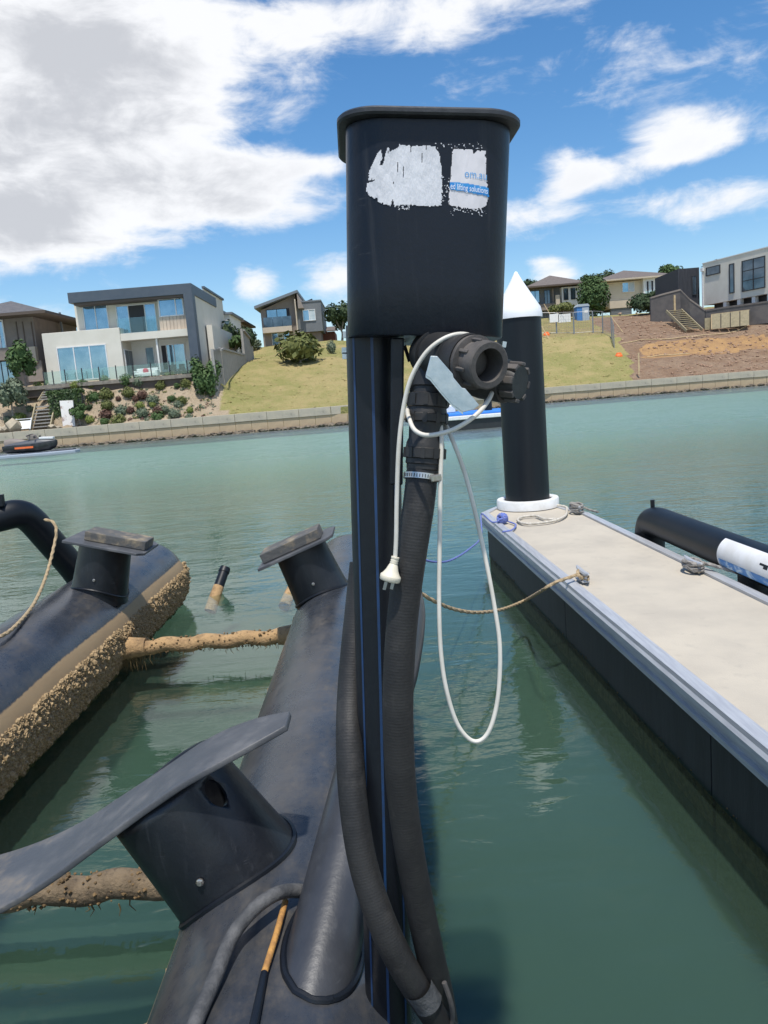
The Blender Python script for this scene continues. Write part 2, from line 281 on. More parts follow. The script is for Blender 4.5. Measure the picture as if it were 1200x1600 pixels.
# ------------------------------------------------------------------ mesh helpers
ORG = {}
def org(o): return ORG.get(o.name, Vector((0, 0, 0))) if o else Vector((0, 0, 0))
def tag(o, label=None, cat=None, group=None, kind=None):
    for k, v in (('label', label), ('category', cat), ('group', group), ('kind', kind)):
        if v: o[k] = v
    return o
def thing(name, label, cat, loc=(0, 0, 0), group=None):
    o = bpy.data.objects.new(name, None); COL.objects.link(o); o.location = loc; o.empty_display_size = .2
    ORG[o.name] = Vector(loc); return tag(o, label, cat, group)
class MB:
    def __init__(s): s.v = []; s.f = []; s.mi = []; s.at = {}
    def add(s, vs, fs, mi=0):
        b = len(s.v); s.v += [Vector(p) for p in vs]; s.f += [[i+b for i in q] for q in fs]; s.mi += [mi]*len(fs); return s
    def box(s, x0, x1, y0, y1, z0, z1, mi=0):
        return s.add([(x, y, z) for z in (z0, z1) for y in (y0, y1) for x in (x0, x1)], [(0, 2, 3, 1), (4, 5, 7, 6), (0, 1, 5, 4), (2, 6, 7, 3), (0, 4, 6, 2), (1, 3, 7, 5)], mi)
    def obox(s, o, a, b, c, mi=0):                            # box from corner o along vectors a, b, c
        o, a, b, c = map(Vector, (o, a, b, c))
        if a.cross(b).dot(c) < 0: a, b = b, a
        return s.add([o + a*i + b*j + c*k for k in (0, 1) for j in (0, 1) for i in (0, 1)], [(0, 2, 3, 1), (4, 5, 7, 6), (0, 1, 5, 4), (2, 6, 7, 3), (0, 4, 6, 2), (1, 3, 7, 5)], mi)
    def bar(s, p, q, w, h=None, up=(0, 0, 1)):
        p, q = Vector(p), Vector(q); h = h or w; d = (q-p); n = d.normalized(); sd = n.cross(Vector(up))
        if sd.length < 1e-4: sd = n.cross(Vector((1, 0, 0)))
        sd.normalize(); uu = sd.cross(n)
        return s.obox(p - sd*w/2 - uu*h/2, d, sd*w, uu*h)
    def tube(s, pts, r, seg=12, cap=True, lobes=0, lamp=.18, pitch=.05, mi=0):
        pts = [Vector(p) for p in pts]; n = len(pts); rr = r if isinstance(r, (list, tuple)) else [r]*n
        T = [(pts[min(i+1, n-1)] - pts[max(i-1, 0)]).normalized() for i in range(n)]
        nrm = T[0].orthogonal().normalized(); vs = []; L_ = 0
        for i in range(n):
            if i:
                L_ += (pts[i]-pts[i-1]).length
                nrm = (nrm - T[i]*nrm.dot(T[i])).normalized()
            bi = T[i].cross(nrm)
            for k in range(seg):
                a = 2*math.pi*k/seg; q = rr[i]*(1 + (lamp*math.cos(lobes*(a) - 2*math.pi*L_/pitch) if lobes else 0))
                vs.append(pts[i] + (nrm*math.cos(a) + bi*math.sin(a))*q)
        fs = [(i*seg+k, i*seg+(k+1) % seg, (i+1)*seg+(k+1) % seg, (i+1)*seg+k) for i in range(n-1) for k in range(seg)]
        if cap: fs += [list(range(seg-1, -1, -1)), list(range((n-1)*seg, n*seg))]
        return s.add(vs, fs, mi)
    def lathe(s, o, d, prof, seg=24, cap0=True, cap1=True, mi=0):
        o = Vector(o); d = Vector(d).normalized(); a = d.orthogonal().normalized(); b = d.cross(a); vs = []
        for t, r in prof:
            vs += [o + d*t + (a*math.cos(2*math.pi*k/seg) + b*math.sin(2*math.pi*k/seg))*r for k in range(seg)]
        n = len(prof); fs = [(i*seg+k, i*seg+(k+1) % seg, (i+1)*seg+(k+1) % seg, (i+1)*seg+k) for i in range(n-1) for k in range(seg)]
        if cap0: fs.append(list(range(seg-1, -1, -1)))
        if cap1: fs.append(list(range((n-1)*seg, n*seg)))
        return s.add(vs, fs, mi)
    def prism(s, poly, off, mi=0):                            # polygon (list of points) extruded by a vector
        n = len(poly); poly = [Vector(p) for p in poly]; off = Vector(off)
        nrm = Vector((0, 0, 0))
        for i in range(n): nrm += poly[i].cross(poly[(i+1) % n])
        if nrm.dot(off) > 0: poly = poly[::-1]
        return s.add(poly + [p+off for p in poly], [list(range(n)), list(range(2*n-1, n-1, -1))] + [((i+1) % n, i, i+n, (i+1) % n+n) for i in range(n)], mi)
    def build(s, name, m, parent=None, smooth=False, o0=None, bevel=0, sharp=40):
        o_ = org(parent) if o0 is None else Vector(o0)
        me = bpy.data.meshes.new(name); me.from_pydata([tuple(p-o_) for p in s.v], [], s.f)
        for mm in (m if isinstance(m, (list, tuple)) else [m]): me.materials.append(MAT[mm])
        if any(s.mi): me.polygons.foreach_set('material_index', s.mi)
        for k, vals in s.at.items():
            a = me.attributes.new(k, 'FLOAT', 'POINT'); a.data.foreach_set('value', vals)
        if smooth:
            me.polygons.foreach_set('use_smooth', [True]*len(me.polygons)); me.set_sharp_from_angle(angle=R(sharp))
        me.update()
        o = bpy.data.objects.new(name, me); COL.objects.link(o)
        if parent: o.parent = parent; ORG[o.name] = org(parent)
        else:
            ORG[o.name] = o_
            if o0 is not None: o.location = o0
        if bevel:
            md = o.modifiers.new('bevel', 'BEVEL'); md.width = bevel; md.segments = 2; md.limit_method = 'ANGLE'
        return o
def copy_tree(o, parent=None):
    c = o.copy(); COL.objects.link(c); c.parent = parent
    for ch in [x for x in bpy.data.objects if x.parent == o]: copy_tree(ch, c)
    return c
def spline(pts, n=8):
    pts = [Vector(p) for p in pts]; q = [pts[0]*2-pts[1]] + pts + [pts[-1]*2-pts[-2]]; out = []
    for i in range(1, len(q)-2):
        a, b, c, d = q[i-1:i+3]
        for k in range(n):
            t = k/n; out.append(.5*((2*b) + (c-a)*t + (2*a-5*b+4*c-d)*t*t + (3*b-a-3*c+d)*t*t*t))
    out.append(pts[-1]); return out
def resample(pts, step):
    out = [pts[0]]; acc = 0
    for a, b in zip(pts, pts[1:]):
        l = (b-a).length
        if l < 1e-9: continue
        while acc + l >= step:
            t = (step-acc)/l; a = a.lerp(b, t); out.append(a.copy()); l = (b-a).length; acc = 0
        acc += l
    out.append(pts[-1]); return out
def inpoly(x, y, poly):
    c = False; n = len(poly)
    for i in range(n):
        x0, y0 = poly[i]; x1, y1 = poly[i-1]
        if (y0 > y) != (y1 > y) and x < (x1-x0)*(y-y0)/(y1-y0)+x0: c = not c
    return c
def crop(ox, oy, sc): return lambda x, y: (ox + x/sc, oy + y/sc)
#SPLIT
# ================================================================== WATER AND LAND
for nm, z, m, k in (('water', 0.0, 'water', None), ('water_depth', -.20, 'water_murk', None), ('lake_bed', -.50, 'water_bed', None)):
    tag(MB().add([(-320, -260, z), (320, -260, z), (320, 110, z), (-320, 110, z)], [(0, 1, 2, 3)]).build(nm, m), kind='structure')
SH = [(-140, 60.5), (-40, 60.8), (-23.5, 61), (-15.5, 60.6), (-2.4, 60.6), (3, 62.5), (12, 74), (16.6, 77), (22, 77.3), (38.8, 76.6), (60, 76), (160, 76)]
def ysh(x):
    for (a, b), (c, d) in zip(SH, SH[1:]):
        if a <= x <= c: return b + (d-b)*(x-a)/(c-a)
    return SH[0][1] if x < 0 else SH[-1][1]
WT = 1.52                                                    # top of the quay wall
ctl = [(p.x, p.y, p.z) for p in (P(*a) for a in [
    (0, 622, 64.6), (80, 613, 64.6), (200, 602, 64.6), (305, 592, 64.6), (330, 586, 65), (80, 613, 66), (200, 601, 66), (0, 600, 80), (300, 585, 84),
    (200, 638, 62.9), (300, 630, 62.9), (20, 674, 62.6), (62, 679, 62.4), (73, 642, 63.7), (87, 610, 64.7), (92, 664, 62.7), (125, 661, 62.7), (95, 620, 63.6), (125, 618, 63.6), (360, 612, 66), (440, 600, 69), (530, 592, 68), (360, 566, 75), (440, 564, 77), (520, 560, 77), (440, 541, 92), (520, 531, 96), (560, 535, 96), (450, 541, 100), (500, 541, 104), (460, 543, 118),
    (390, 545, 95), (860, 560, 86), (920, 552, 86), (850, 517, 100), (920, 514, 104), (860, 497, 118), (960, 495, 116), (870, 497, 130), (990, 494, 128),
    (1010, 490, 112), (1050, 494, 106), (1080, 519, 92.5), (1150, 515, 90.5), (1200, 508, 88), (1010, 512, 95), (1000, 533, 89.3), (1100, 528, 88.2), (1200, 522, 86.6), (1040, 505, 96), (1090, 514, 94)])]
ctl += [(x, ysh(x)+.6, WT-.1) for x in (-140, -90, -60, -40, -30, -22, -14, -7, -1, 4, 9, 13, 18, 24, 30, 36, 42, 52, 70, 100, 160)]
ctl += [(x, y, z) for x, y, z in [(-130, 90, 6), (-60, 90, 6), (-60, 130, 8), (-130, 200, 8), (0, 150, 11), (0, 220, 9), (60, 170, 11), (80, 110, 10), (80, 90, 6), (150, 120, 9), (150, 220, 9), (-40, 200, 8), (40, 100, 9.2), (45, 92, 8.6), (60, 95, 9), (30, 230, 9)]]
# excavated bench on the right: soil stays low up to the cut face
bench = [(P(x, y, d)) for x, y, d in [(1000, 586, 79), (1000, 562, 83), (1100, 556, 83), (1200, 548, 83), (1000, 556, 86.5), (1100, 552, 86), (1200, 545, 85)]]
ctl += [(p.x, p.y, p.z) for p in bench]
A = np.array(ctl); D = np.linalg.norm(A[:, None, :2]-A[None, :, :2], axis=2)
Wt = np.linalg.solve(D + 1e-6*np.eye(len(A)), A[:, 2] - A[:, 2].mean())
def gz(x, y):
    d = np.hypot(A[:, 0]-x, A[:, 1]-y); return float(d @ Wt + A[:, 2].mean())
def ground(x, y): return gz(x, y) + .12*mnoise.noise((x*.45, y*.45, 0)) + .05*mnoise.noise((x*1.7, y*1.7, 3))
xs = [-140 + 4*i for i in range(25)] + [-40 + .8*i for i in range(120)] + [56 + 4*i for i in range(26)]
ts = [0, .02, .45] + [.9 + .62*i for i in range(78)] + [50 + 4*i for i in range(8)] + [90, 110, 140, 190]
mb = MB(); so_, ga_, cu_ = [], [], []
def px_of(p):
    q = p - CAM; k = q.dot(fw); return 600 + F*q.dot(cr)/k, 800 - F*q.dot(cu)/k
soilp = [(985, 605), (990, 575), (968, 530), (925, 500), (945, 488), (1010, 484), (1035, 496), (1085, 510), (1210, 505), (1230, 600), (1100, 620), (985, 620)]
soil2 = [(840, 528), (845, 500), (940, 495), (955, 522), (930, 524), (880, 527)]
cutp = [(1002, 536), (1100, 529), (1210, 522), (1210, 556), (1100, 561), (1004, 562)]
gardp = [(-40, 700), (-40, 575), (60, 590), (335, 560), (342, 600), (340, 628), (365, 650), (200, 670), (0, 690)]
vg = []
for t in ts:
    for x in xs:
        y = ysh(x)+t; z = WT-1.3 if t == 0 else (WT-.10 if t < .3 else ground(x, y))
        p = Vector((x, y, z)); vg.append(p); a, b = px_of(p)
        s_ = 1.0 if (y < 115 and (inpoly(a, b, soilp) or (x > 36 and y < 108 and y > 77))) else (.46 if inpoly(a, b, soil2) else 0)
        so_.append(s_); ga_.append(1.0 if inpoly(a, b, gardp) and y < 70 else 0.0)
        cu_.append(1.0 if x > 20 and 84.3 < y < 89.6 and inpoly(a, b, cutp) else 0.0)
nx = len(xs)
mb.add(vg, [(j*nx+i, j*nx+i+1, (j+1)*nx+i+1, (j+1)*nx+i) for j in range(len(ts)-1) for i in range(nx-1)])
mb.at = {'soil': so_, 'garden': ga_, 'cut': cu_}
tag(mb.build('hillside', 'ground', smooth=True, sharp=80), kind='structure')
def on_ground(x, y, lo=None):                                # march a pixel ray to the hillside
    v = ray(x, y); d = 60.0
    while d < 150:
        p = CAM + v*(d/v.y)
        if p.y > ysh(p.x)+.5 and p.z <= ground(p.x, p.y): return p
        d += .25
    return P(x, y, lo or 66)
# dry grass tufts (stuff)
mb = MB(); k = 0
while k < 5000:
    x = rnd(-17, 34); y = ysh(x) + .6 + rnd(0, 1)**1.3*34; z = ground(x, y); a, b = px_of(Vector((x, y, z)))
    if inpoly(a, b, gardp) or inpoly(a, b, soilp) or x > 31 or (x < -13.4 and y < 78) or (y > 95 and x < 0): k += 1; continue
    k += 1; h = rnd(.06, .17); w = rnd(.04, .12); c = Vector((x, y, z-.03))
    for q in range(2):
        an = rnd(0, 3.14); dv = Vector((math.cos(an), math.sin(an), 0))*w; lean = Vector((rnd(-.3, .3), rnd(-.1, .35), h*.45))
        mb.add([c-dv, c+dv, c+lean+dv*.35, c+lean-dv*.35], [(0, 1, 2, 3)])
tag(mb.build('dry_grass', 'dry_grass'), 'dry yellow grass tufts covering the slopes above the quay wall', 'grass', kind='stuff')
# clods of soil (stuff)
def rock(mb, c, s, seed):
    rs = random.Random(seed); vs = []
    for d in [(1, 0, 0), (-1, 0, 0), (0, 1, 0), (0, -1, 0), (0, 0, 1), (0, 0, -1), (.6, .6, .55), (-.6, .6, .55), (.6, -.6, .55), (-.6, -.6, .55)]:
        vs.append(Vector(c) + Vector((d[0]*s[0], d[1]*s[1], d[2]*s[2]))*rs.uniform(.75, 1.15))
    mb.add(vs, [(4, 8, 6), (4, 6, 7), (4, 7, 9), (4, 9, 8), (8, 0, 6), (6, 2, 7), (7, 1, 9), (9, 3, 8), (5, 0, 3), (5, 2, 0), (5, 1, 2), (5, 3, 1), (0, 8, 3), (0, 2, 6), (2, 1, 7), (1, 3, 9)])
mat('soil_clod', (.24, .145, .095), .95, (.33, .22, .15), .7, .35, .65)
mb = MB()
for k in range(1500):
    p = on_ground(rnd(960, 1205), rnd(488, 600)) if k % 2 else None
    if p is None:
        x = rnd(31, 52); y = ysh(x)+rnd(.8, 26); p = Vector((x, y, ground(x, y)))
    a, b = px_of(p)
    if inpoly(a, b, soilp): s = rnd(.04, .17); rock(mb, p, (s*1.3, s*1.3, s), k)
tag(mb.build('soil_clods', 'soil_clod'), 'loose clods on the bare brown building plot', 'soil', kind='stuff')
# ------------------------------------------------------------------ quay wall: panels and capping as pieces
qw = thing('quay_wall', 'long pale concrete quay wall with grey capping along the far shore', 'wall', (0, 61, 0))
def shore_pts(step):
    out = []; x = -46.0
    while x < 66:
        out.append(Vector((x, ysh(x), 0))); sl = (ysh(x+.5)-ysh(x))/.5; x += step/math.hypot(1, sl)
    return out
sp_ = shore_pts(1.25)
pm = None; cm = None
for i, (a, b) in enumerate(zip(sp_, sp_[1:])):
    d = (b-a); ln = d.length; ang = math.atan2(d.y, d.x)
    if pm is None:
        pm = MB().box(.012, 1.238, -.05, .12, -.4, .88).build('wall_panel', 'wall_panel', None, bevel=.012); o = pm
    else: o = pm.copy(); COL.objects.link(o)
    o.parent = qw; o.location = a - org(qw); o.rotation_euler = (0, 0, ang); o.scale = (ln/1.25, 1, rnd(.992, 1.008))
    if i % 2 == 0 and i+2 < len(sp_):
        e = sp_[i+2]-a
        if cm is None: cm = MB().box(.01, 2.49, -.13, .34, .885, WT).build('capping_block', 'wall_cap', None, bevel=.02); o = cm
        else: o = cm.copy(); COL.objects.link(o)
        o.parent = qw; o.location = a - org(qw); o.rotation_euler = (0, 0, math.atan2(e.y, e.x)); o.scale = (e.length/2.5, 1, 1)
        o.location.z += rnd(-.012, .012)
mb = MB()
for k in range(1500):
    x = rnd(-34, 52); s = rnd(.08, .26); rock(mb, (x, ysh(x)-rnd(.05, .75), rnd(-.06, .13)), (s*1.35, s, s*.75), k)
tag(mb.build('shore_rubble', 'rubble'), 'dark rubble stones along the foot of the quay wall', 'rubble', kind='stuff')
# ================================================================== HOUSES
def rect(c, x0, y0, x1, y1, d):
    a = P(*c(x0, y0), d); b = P(*c(x1, y1), d); return min(a.x, b.x), max(a.x, b.x), min(a.z, b.z), max(a.z, b.z)
def hbox(par, name, m, rc, d, dep, bevel=0):
    return MB().box(rc[0], rc[1], d, d+dep, rc[2], rc[3]).build(name, m, par, bevel=bevel)
def window(par, rc, d, nx=1, ny=1, fm='frame_white', gm='glass', fwid=.06, widths=None, pm=None):
    x0, x1, z0, z1 = rc; w = fwid; mb = MB()
    y0, y1 = d-.09, d+.02
    mb.box(x0-w, x1+w, y0, y1, z1, z1+w).box(x0-w, x1+w, y0-.02, y1, z0-w, z0).box(x0-w, x0, y0, y1, z0, z1).box(x1, x1+w, y0, y1, z0, z1)
    cx = widths or [i/nx for i in range(1, nx)]; xs_ = [x0] + [x0+(x1-x0)*q for q in cx] + [x1]
    zs_ = [z0 + (z1-z0)*q/ny for q in range(ny+1)]
    for q in xs_[1:-1]: mb.box(q-w*.5, q+w*.5, y0+.004, y1, z0, z1)
    for q in zs_[1:-1]: mb.box(x0, x1, y0+.008, y1-.004, q-w*.5, q+w*.5)
    fo = mb.build('window', fm, par)
    k = 0
    for a, b in zip(xs_, xs_[1:]):
        for e, f_ in zip(zs_, zs_[1:]):
            m = (pm[k % len(pm)] if pm else gm); MB().box(a+.01, b-.01, d-.035, d-.012, e+.01, f_-.01).build('pane', m, fo); k += 1
    return fo
def hiproof(par, x0, x1, y0, y1, z, h, m, ov=.5, rid=None, name='roof', fm='soffit'):
    x0 -= ov; x1 += ov; y0 -= ov; y1 += ov; hw = min(x1-x0, y1-y0)/2; zt = z+h
    if (x1-x0) >= (y1-y0): ra, rb = Vector((x0+hw, (y0+y1)/2, zt)), Vector((x1-hw+.01, (y0+y1)/2, zt))
    else: ra, rb = Vector(((x0+x1)/2, y0+hw, zt)), Vector(((x0+x1)/2, y1-hw+.01, zt))
    b = [Vector((x0, y0, z)), Vector((x1, y0, z)), Vector((x1, y1, z)), Vector((x0, y1, z))]
    mb = MB()
    if (x1-x0) >= (y1-y0): mb.add(b+[ra, rb], [(0, 1, 5, 4), (1, 2, 5), (2, 3, 4, 5), (3, 0, 4), (3, 2, 1, 0)])
    else: mb.add(b+[ra, rb], [(0, 1, 4), (1, 2, 5, 4), (2, 3, 5), (3, 0, 4, 5), (3, 2, 1, 0)])
    ro = mb.build(name, m, par)
    MB().box(x0-.02, x1+.02, y0-.02, y1+.02, z-.24, z-.012).build('fascia', fm, ro)
    return ro
# --- white modern house
c5 = crop(60, 430, 4.286); d = 67.0; D2 = d+1.3
base = P(190, 590, d)
h = thing('modern_house', 'white two-storey modern house with charcoal roof frame and glass-fenced deck', 'house', (base.x, d, base.z))
hw_ = org(h)
rl = rect(c5, 20, 392, 585, 705, d)                           # projecting lower block
MB().box(rl[0], rl[1], d, d+9, rl[2]-1.2, rl[3]).build('lower_block', 'render_cream', h, bevel=.03)
ru = rect(c5, 236, 190, 985, 400, D2)
MB().box(ru[0], ru[1]+.6, D2, D2+9, ru[2]-.1, ru[3]+.7).build('upper_wall', 'render_cream', h)
rr = rect(c5, 192, 118, 1028, 122, d-.3)
MB().box(rr[0], rr[1], d-.3, d+10, rr[2], rr[3]).build('roof', 'metal_charcoal', h, bevel=.02)
rp = rect(c5, 967, 118, 1074, 560, d-.3)
MB().box(rp[0], rr[1]-.003, d-.297, d+.7, rl[2]-.6, rr[2]+.02).build('side_frame', 'metal_charcoal', h, bevel=.02)
MB().box(rp[0]+.05, rr[1]-.12, d+.703, d+10, rl[2]-.6, rr[2]+.01).build('side_wall', 'render_cream', h)
rs_ = rect(c5, 240, 175, 968, 190, d)
MB().box(rs_[0], rp[0]-.01, d-.2, d+3, rr[2]-.2, rr[2]-.012).build('soffit', 'soffit', h)
window(h, rect(c5, 298, 208, 474, 356, D2), D2, 2)
window(h, rect(c5, 522, 212, 798, 372, D2), D2, 3, widths=[.30, .73], pm=['glass', 'interior', 'glass'])
window(h, rect(c5, 806, 168, 972, 262, d+.5), d+.5, 2, widths=[.70], fwid=.09)
rq = rect(c5, 796, 150, 990, 405, d+.5)
MB().box(rq[0], rp[0]-.01, d+.5, D2+.5, rq[2], rq[3]+.4).build('bay_wall', 'render_cream', h)
rq = rect(c5, 806, 285, 994, 402, d+.42)
npl = 8
for i in range(npl):
    w_ = (rp[0]-.03-rq[0])/npl; MB().box(rq[0]+i*w_+.01, rq[0]+(i+1)*w_-.01, d+.42, d+.494, rq[2], rq[3]).build('cladding_board', 'clad_timber', h)
rb = rect(c5, 585, 378, 800, 420, d+.2)
MB().box(rl[1]-.4, rp[0]-.02, d+.1, D2+.4, rb[2]-.02, rb[3]-.15).build('balcony_slab', 'render_cream', h)
rg = rect(c5, 520, 292, 800, 376, d+.16)
for i in range(3):
    w_ = (rg[1]-rg[0])/3; MB().box(rg[0]+i*w_+.02, rg[0]+(i+1)*w_-.02, d+.16, d+.18, rg[2]+.05, rg[3]).build('balustrade_pane', 'glass_clear' if 'glass_clear' in MAT else 'glass', h)
window(h, rect(c5, 128, 492, 474, 682, d), d, 3, fwid=.08)
rw = rect(c5, 640, 415, 1010, 640, D2+1.4)
MB().box(rl[1]+.01, rp[0]-.01, D2+1.4, D2+5, rw[2]-.6, rw[3]).build('lower_wall', 'render_white', h)
window(h, rect(c5, 718, 488, 782, 606, D2+1.4), D2+1.4, 1, gm='glass_dark')
window(h, rect(c5, 822, 472, 992, 622, D2+1.4), D2+1.4, 3, pm=['interior', 'glass', 'glass'], widths=[.22, .55])
rc_ = rect(c5, 782, 415, 818, 625, d+.3); hbox(h, 'column', 'render_white', (rc_[0], rc_[1], rc_[2]-.3, rb[2]), d+.3, .45)
# glazed return of the lower block
fo = MB().box(rl[1]+.002, rl[1]+.06, d+.5, D2+1.3, rl[2]+.15, rl[3]-1.75).build('side_door', 'frame_white', h)
for i in range(2): MB().box(rl[1]+.062, rl[1]+.08, d+.6+i*1.0, d+1.5+i*1.0, rl[2]+.25, rl[3]-1.85).build('pane', 'glass_dark', fo)
# wing behind on the right
wg = rect(c5, 1040, 95, 1125, 340, d+7); MB().box(rr[1]-.5, wg[1], d+7, d+16, wg[2]-.2, wg[3]).build('rear_wing', 'render_cream', h)
MB().box(rr[1]-.6, wg[1]+.25, d+6.8, d+16.2, wg[3]+.002, wg[3]+.2).build('wing_roof', 'metal_charcoal', h)
wg = rect(c5, 1060, 340, 1182, 520, d+4); MB().box(rr[1]+.003, wg[1], d+4, d+15, wg[2]-.8, wg[3]).build('garage_wing', 'render_cream', h)
wz = rect(c5, 100, 335, 650, 392, d)
# deck with glass fence
dk0, dk1 = P(*c5(70, 712), d-2.6), P(*c5(1092, 622), d-2.6); zd = rl[2]+.02
MB().box(rl[0]-1.2, rr[1]+.6, d-2.6, d-.004, zd-.30, zd).build('deck', 'deck_timber', h)
MB().box(rl[0]-1.2, rr[1]+.6, d-2.4, d-.1, zd-.9, zd-.31).build('deck_base', 'soffit', h)
m_ = bpy.data.materials.new('glass_clear'); m_.use_nodes = True; MAT['glass_clear'] = m_; g = G(m_.node_tree); g.N.clear()
g.n('ShaderNodeOutputMaterial', i={'Surface': g.n('ShaderNodeMixShader', i={0: .08, 1: g.n('ShaderNodeBsdfTransparent', i={'Color': (.86, .93, .93, 1)}).outputs[0], 2: g.n('ShaderNodeBsdfGlossy', i={'Color': (.75, .9, .92, 1), 'Roughness': .05}).outputs[0]}).outputs[0]})
for o in [x for x in bpy.data.objects if x.name.startswith('balustrade_pane')]: o.data.materials[0] = m_
gx = [P(*c5(x, 640), d-2.5).x for x in (30, 92, 175, 290, 405, 520, 635, 755, 880, 1000, 1085)]
for i, x in enumerate(gx):
    MB().box(x-.035, x+.035, d-2.55, d-2.48, zd+.004, zd+1.15).build('fence_post', 'frame_dark', h)
    if i+1 < len(gx): MB().box(x+.05, gx[i+1]-.05, d-2.525, d-2.505, zd+.06, zd+1.05).build('fence_pane', 'glass_clear', h)
# deck furniture
t = thing('sofa', 'low white outdoor sofa on the deck of the white house', 'sofa', (P(*c5(720, 610), d-1.4).x, d-1.4, zd))
q = org(t)
MB().box(q.x-.9, q.x+.9, q.y-.4, q.y+.4, zd+.1, zd+.42).build('seat', 'render_white', t, bevel=.06)
MB().box(q.x-.9, q.x+.9, q.y+.25, q.y+.45, zd+.42, zd+.8).build('backrest', 'render_white', t, bevel=.06)
for s_ in (-1, 1): MB().box(q.x+s_*.9-.1, q.x+s_*.9+.1, q.y-.4, q.y+.4, zd+.08, zd+.6).build('armrest', 'render_white', t, bevel=.05)
for sx in (-.8, .8):
    for sy in (-.3, .3): MB().box(q.x+sx-.04, q.x+sx+.04, q.y+sy-.04, q.y+sy+.04, zd, zd+.1).build('leg', 'frame_dark', t)
tag(MB().lathe((q.x-.1, q.y+.1, zd+.44), (.1, -.3, 1), [(0, .14), (.05, .22), (.22, .23), (.32, .16)], 10).build('cushion', 'ski_orange', smooth=True), 'small red cushion on the white sofa', 'cushion')
bpy.data.objects['cushion'].data.materials[0] = mat('cushion_red', (.55, .06, .10), .9)
for k, px in enumerate((895, 955)):
    x = P(*c5(px, 600), d-.9).x
    t = thing('dining_chair', ('dark outdoor chair next to the white column on the deck', 'dark outdoor chair before the sliding door on the deck')[k], 'chair', (x, d-.9, zd))
    MB().box(x-.25, x+.25, d-1.15, d-.65, zd+.42, zd+.47).build('seat', 'frame_dark', t); MB().box(x-.25, x+.25, d-.68, d-.64, zd+.47, zd+.95).build('backrest', 'frame_dark', t)
    for sx in (-.22, .22):
        for sy in (-1.12, -.68): MB().box(x+sx-.025, x+sx+.025, d+sy-.025, d+sy+.025, zd, zd+.42).build('leg', 'frame_dark', t)
# --- brown house at the left edge
c1 = crop(0, 430, 4.0); d = 70.0; b0 = P(20, 600, d)
h = thing('brown_house', 'brown and cream house with dark hip roof at the left edge', 'house', (b0.x, d, b0.z))
r1 = rect(c1, -320, 262, 268, 700, d); ze = rect(c1, 0, 262, 470, 330, d)
zt = P(*c1(100, 268), d).z
MB().box(r1[0], r1[1], d, d+10, r1[2]-1.5, zt).build('upper_wall', 'brown_grey', h)
hiproof(h, r1[0], r1[1]+1.2, d-1.2, d+10, zt+.25, 1.7, 'roof_dark', .7)
rx = rect(c1, 150, 450, 275, 545, d-.5); MB().box(rx[0], r1[1]+.002, d-.5, d-.003, rx[2], rx[3]).build('side_band', 'render_tan', h)
rx = rect(c1, 88, 455, 150, 560, d-.8); MB().box(rx[0], rx[1], d-.8, d-.004, rx[2]-.3, rx[3]).build('pillar', 'render_tan', h)
window(h, rect(c1, -40, 290, 38, 462, d), d, 2, gm='glass', fwid=.1)
for i, xx in enumerate((95, 135, 190)):
    rx = rect(c1, xx, 290, xx+30, 455, d-.06); MB().box(rx[0], rx[1], d-.06, d-.003, rx[2], rx[3]).build('wall_batten', 'soffit', h)
rx = rect(c1, -60, 460, 92, 525, d-.9); MB().box(rx[0], rx[1], d-.9, d-.005, rx[2], rx[3]).build('balcony_slab', 'brown_grey', h)
window(h, rect(c1, -30, 545, 100, 690, d-.1), d-.1, 3, gm='glass', fm='frame_dark')
rx = rect(c1, 155, 540, 275, 660, d-.3); MB().box(rx[0], rx[1], d-.3, d-.006, rx[2], rx[3]).build('lower_wall', 'taupe', h)
rx = rect(c1, 365, 232, 382, 292, d+5); MB().box(rx[0], rx[1], d+5, d+5.25, rx[2]-1.5, rx[3]).build('flue', 'roof_metal', h)
# --- cream rear house between the fence and the white house
c2 = crop(280, 430, 4.0); d = 84.0; b0 = P(340, 560, d)
h = thing('cream_house', 'cream rendered house with dark gutters behind the white house', 'house', (b0.x, d, b0.z))
r1 = rect(c2, 100, 225, 262, 470, d); MB().box(r1[0]-2, r1[1], d, d+9, r1[2]-2, r1[3]).build('wall', 'render_cream', h)
a = P(*c2(160, 212), d-.4); b = P(*c2(340, 280), d+7)
MB().prism([(r1[0]-2.2, d-.4, r1[3]+.25), (r1[1]+.3, d-.4, r1[3]+.1), (r1[1]+.3, d-.4, r1[3]-.08), (r1[0]-2.2, d-.4, r1[3]+.05)], (0, 10, 0)).build('roof', 'roof_metal', h)
r2 = rect(c2, 250, 250, 338, 470, d+3); MB().box(r1[1]+.003, r2[1], d+3, d+10, r2[2]-2, r2[3]).build('side_wing', 'render_white', h)
MB().box(r1[1]+.01, r2[1]+.35, d+2.7, d+10.3, r2[3]+.003, r2[3]+.22).build('wing_roof', 'roof_metal', h)
for xx in (222, 275, 300):
    rx = rect(c2, xx, 330, xx+10, 440, d-.1); MB().box(rx[0], rx[1], d+2.8 if xx > 260 else d-.1, (d+2.998 if xx > 260 else d-.003), rx[2], rx[3]).build('downpipe', 'frame_dark', h)
window(h, rect(c2, 285, 285, 318, 330, d+3), d+3, 1)
r3 = rect(c2, 330, 240, 440, 420, d+14); d3 = d+14
h = thing('far_house', 'tan house under a brown hip roof beyond the cream house', 'house', ((r3[0]+r3[1])/2, d3, r3[2]))
MB().box(r3[0]-2, r3[1]-.9, d3, d3+8, r3[2]-2, r3[3]-1.0).build('wall', 'render_tan', h); hiproof(h, r3[0]-2, r3[1]-.9, d3, d3+8, r3[3]-.9, 1.3, 'roof_tile', .6)
window(h, (r3[1]-2.6, r3[1]-1.5, r3[2]+1.5, r3[3]-1.6), d3, 1)
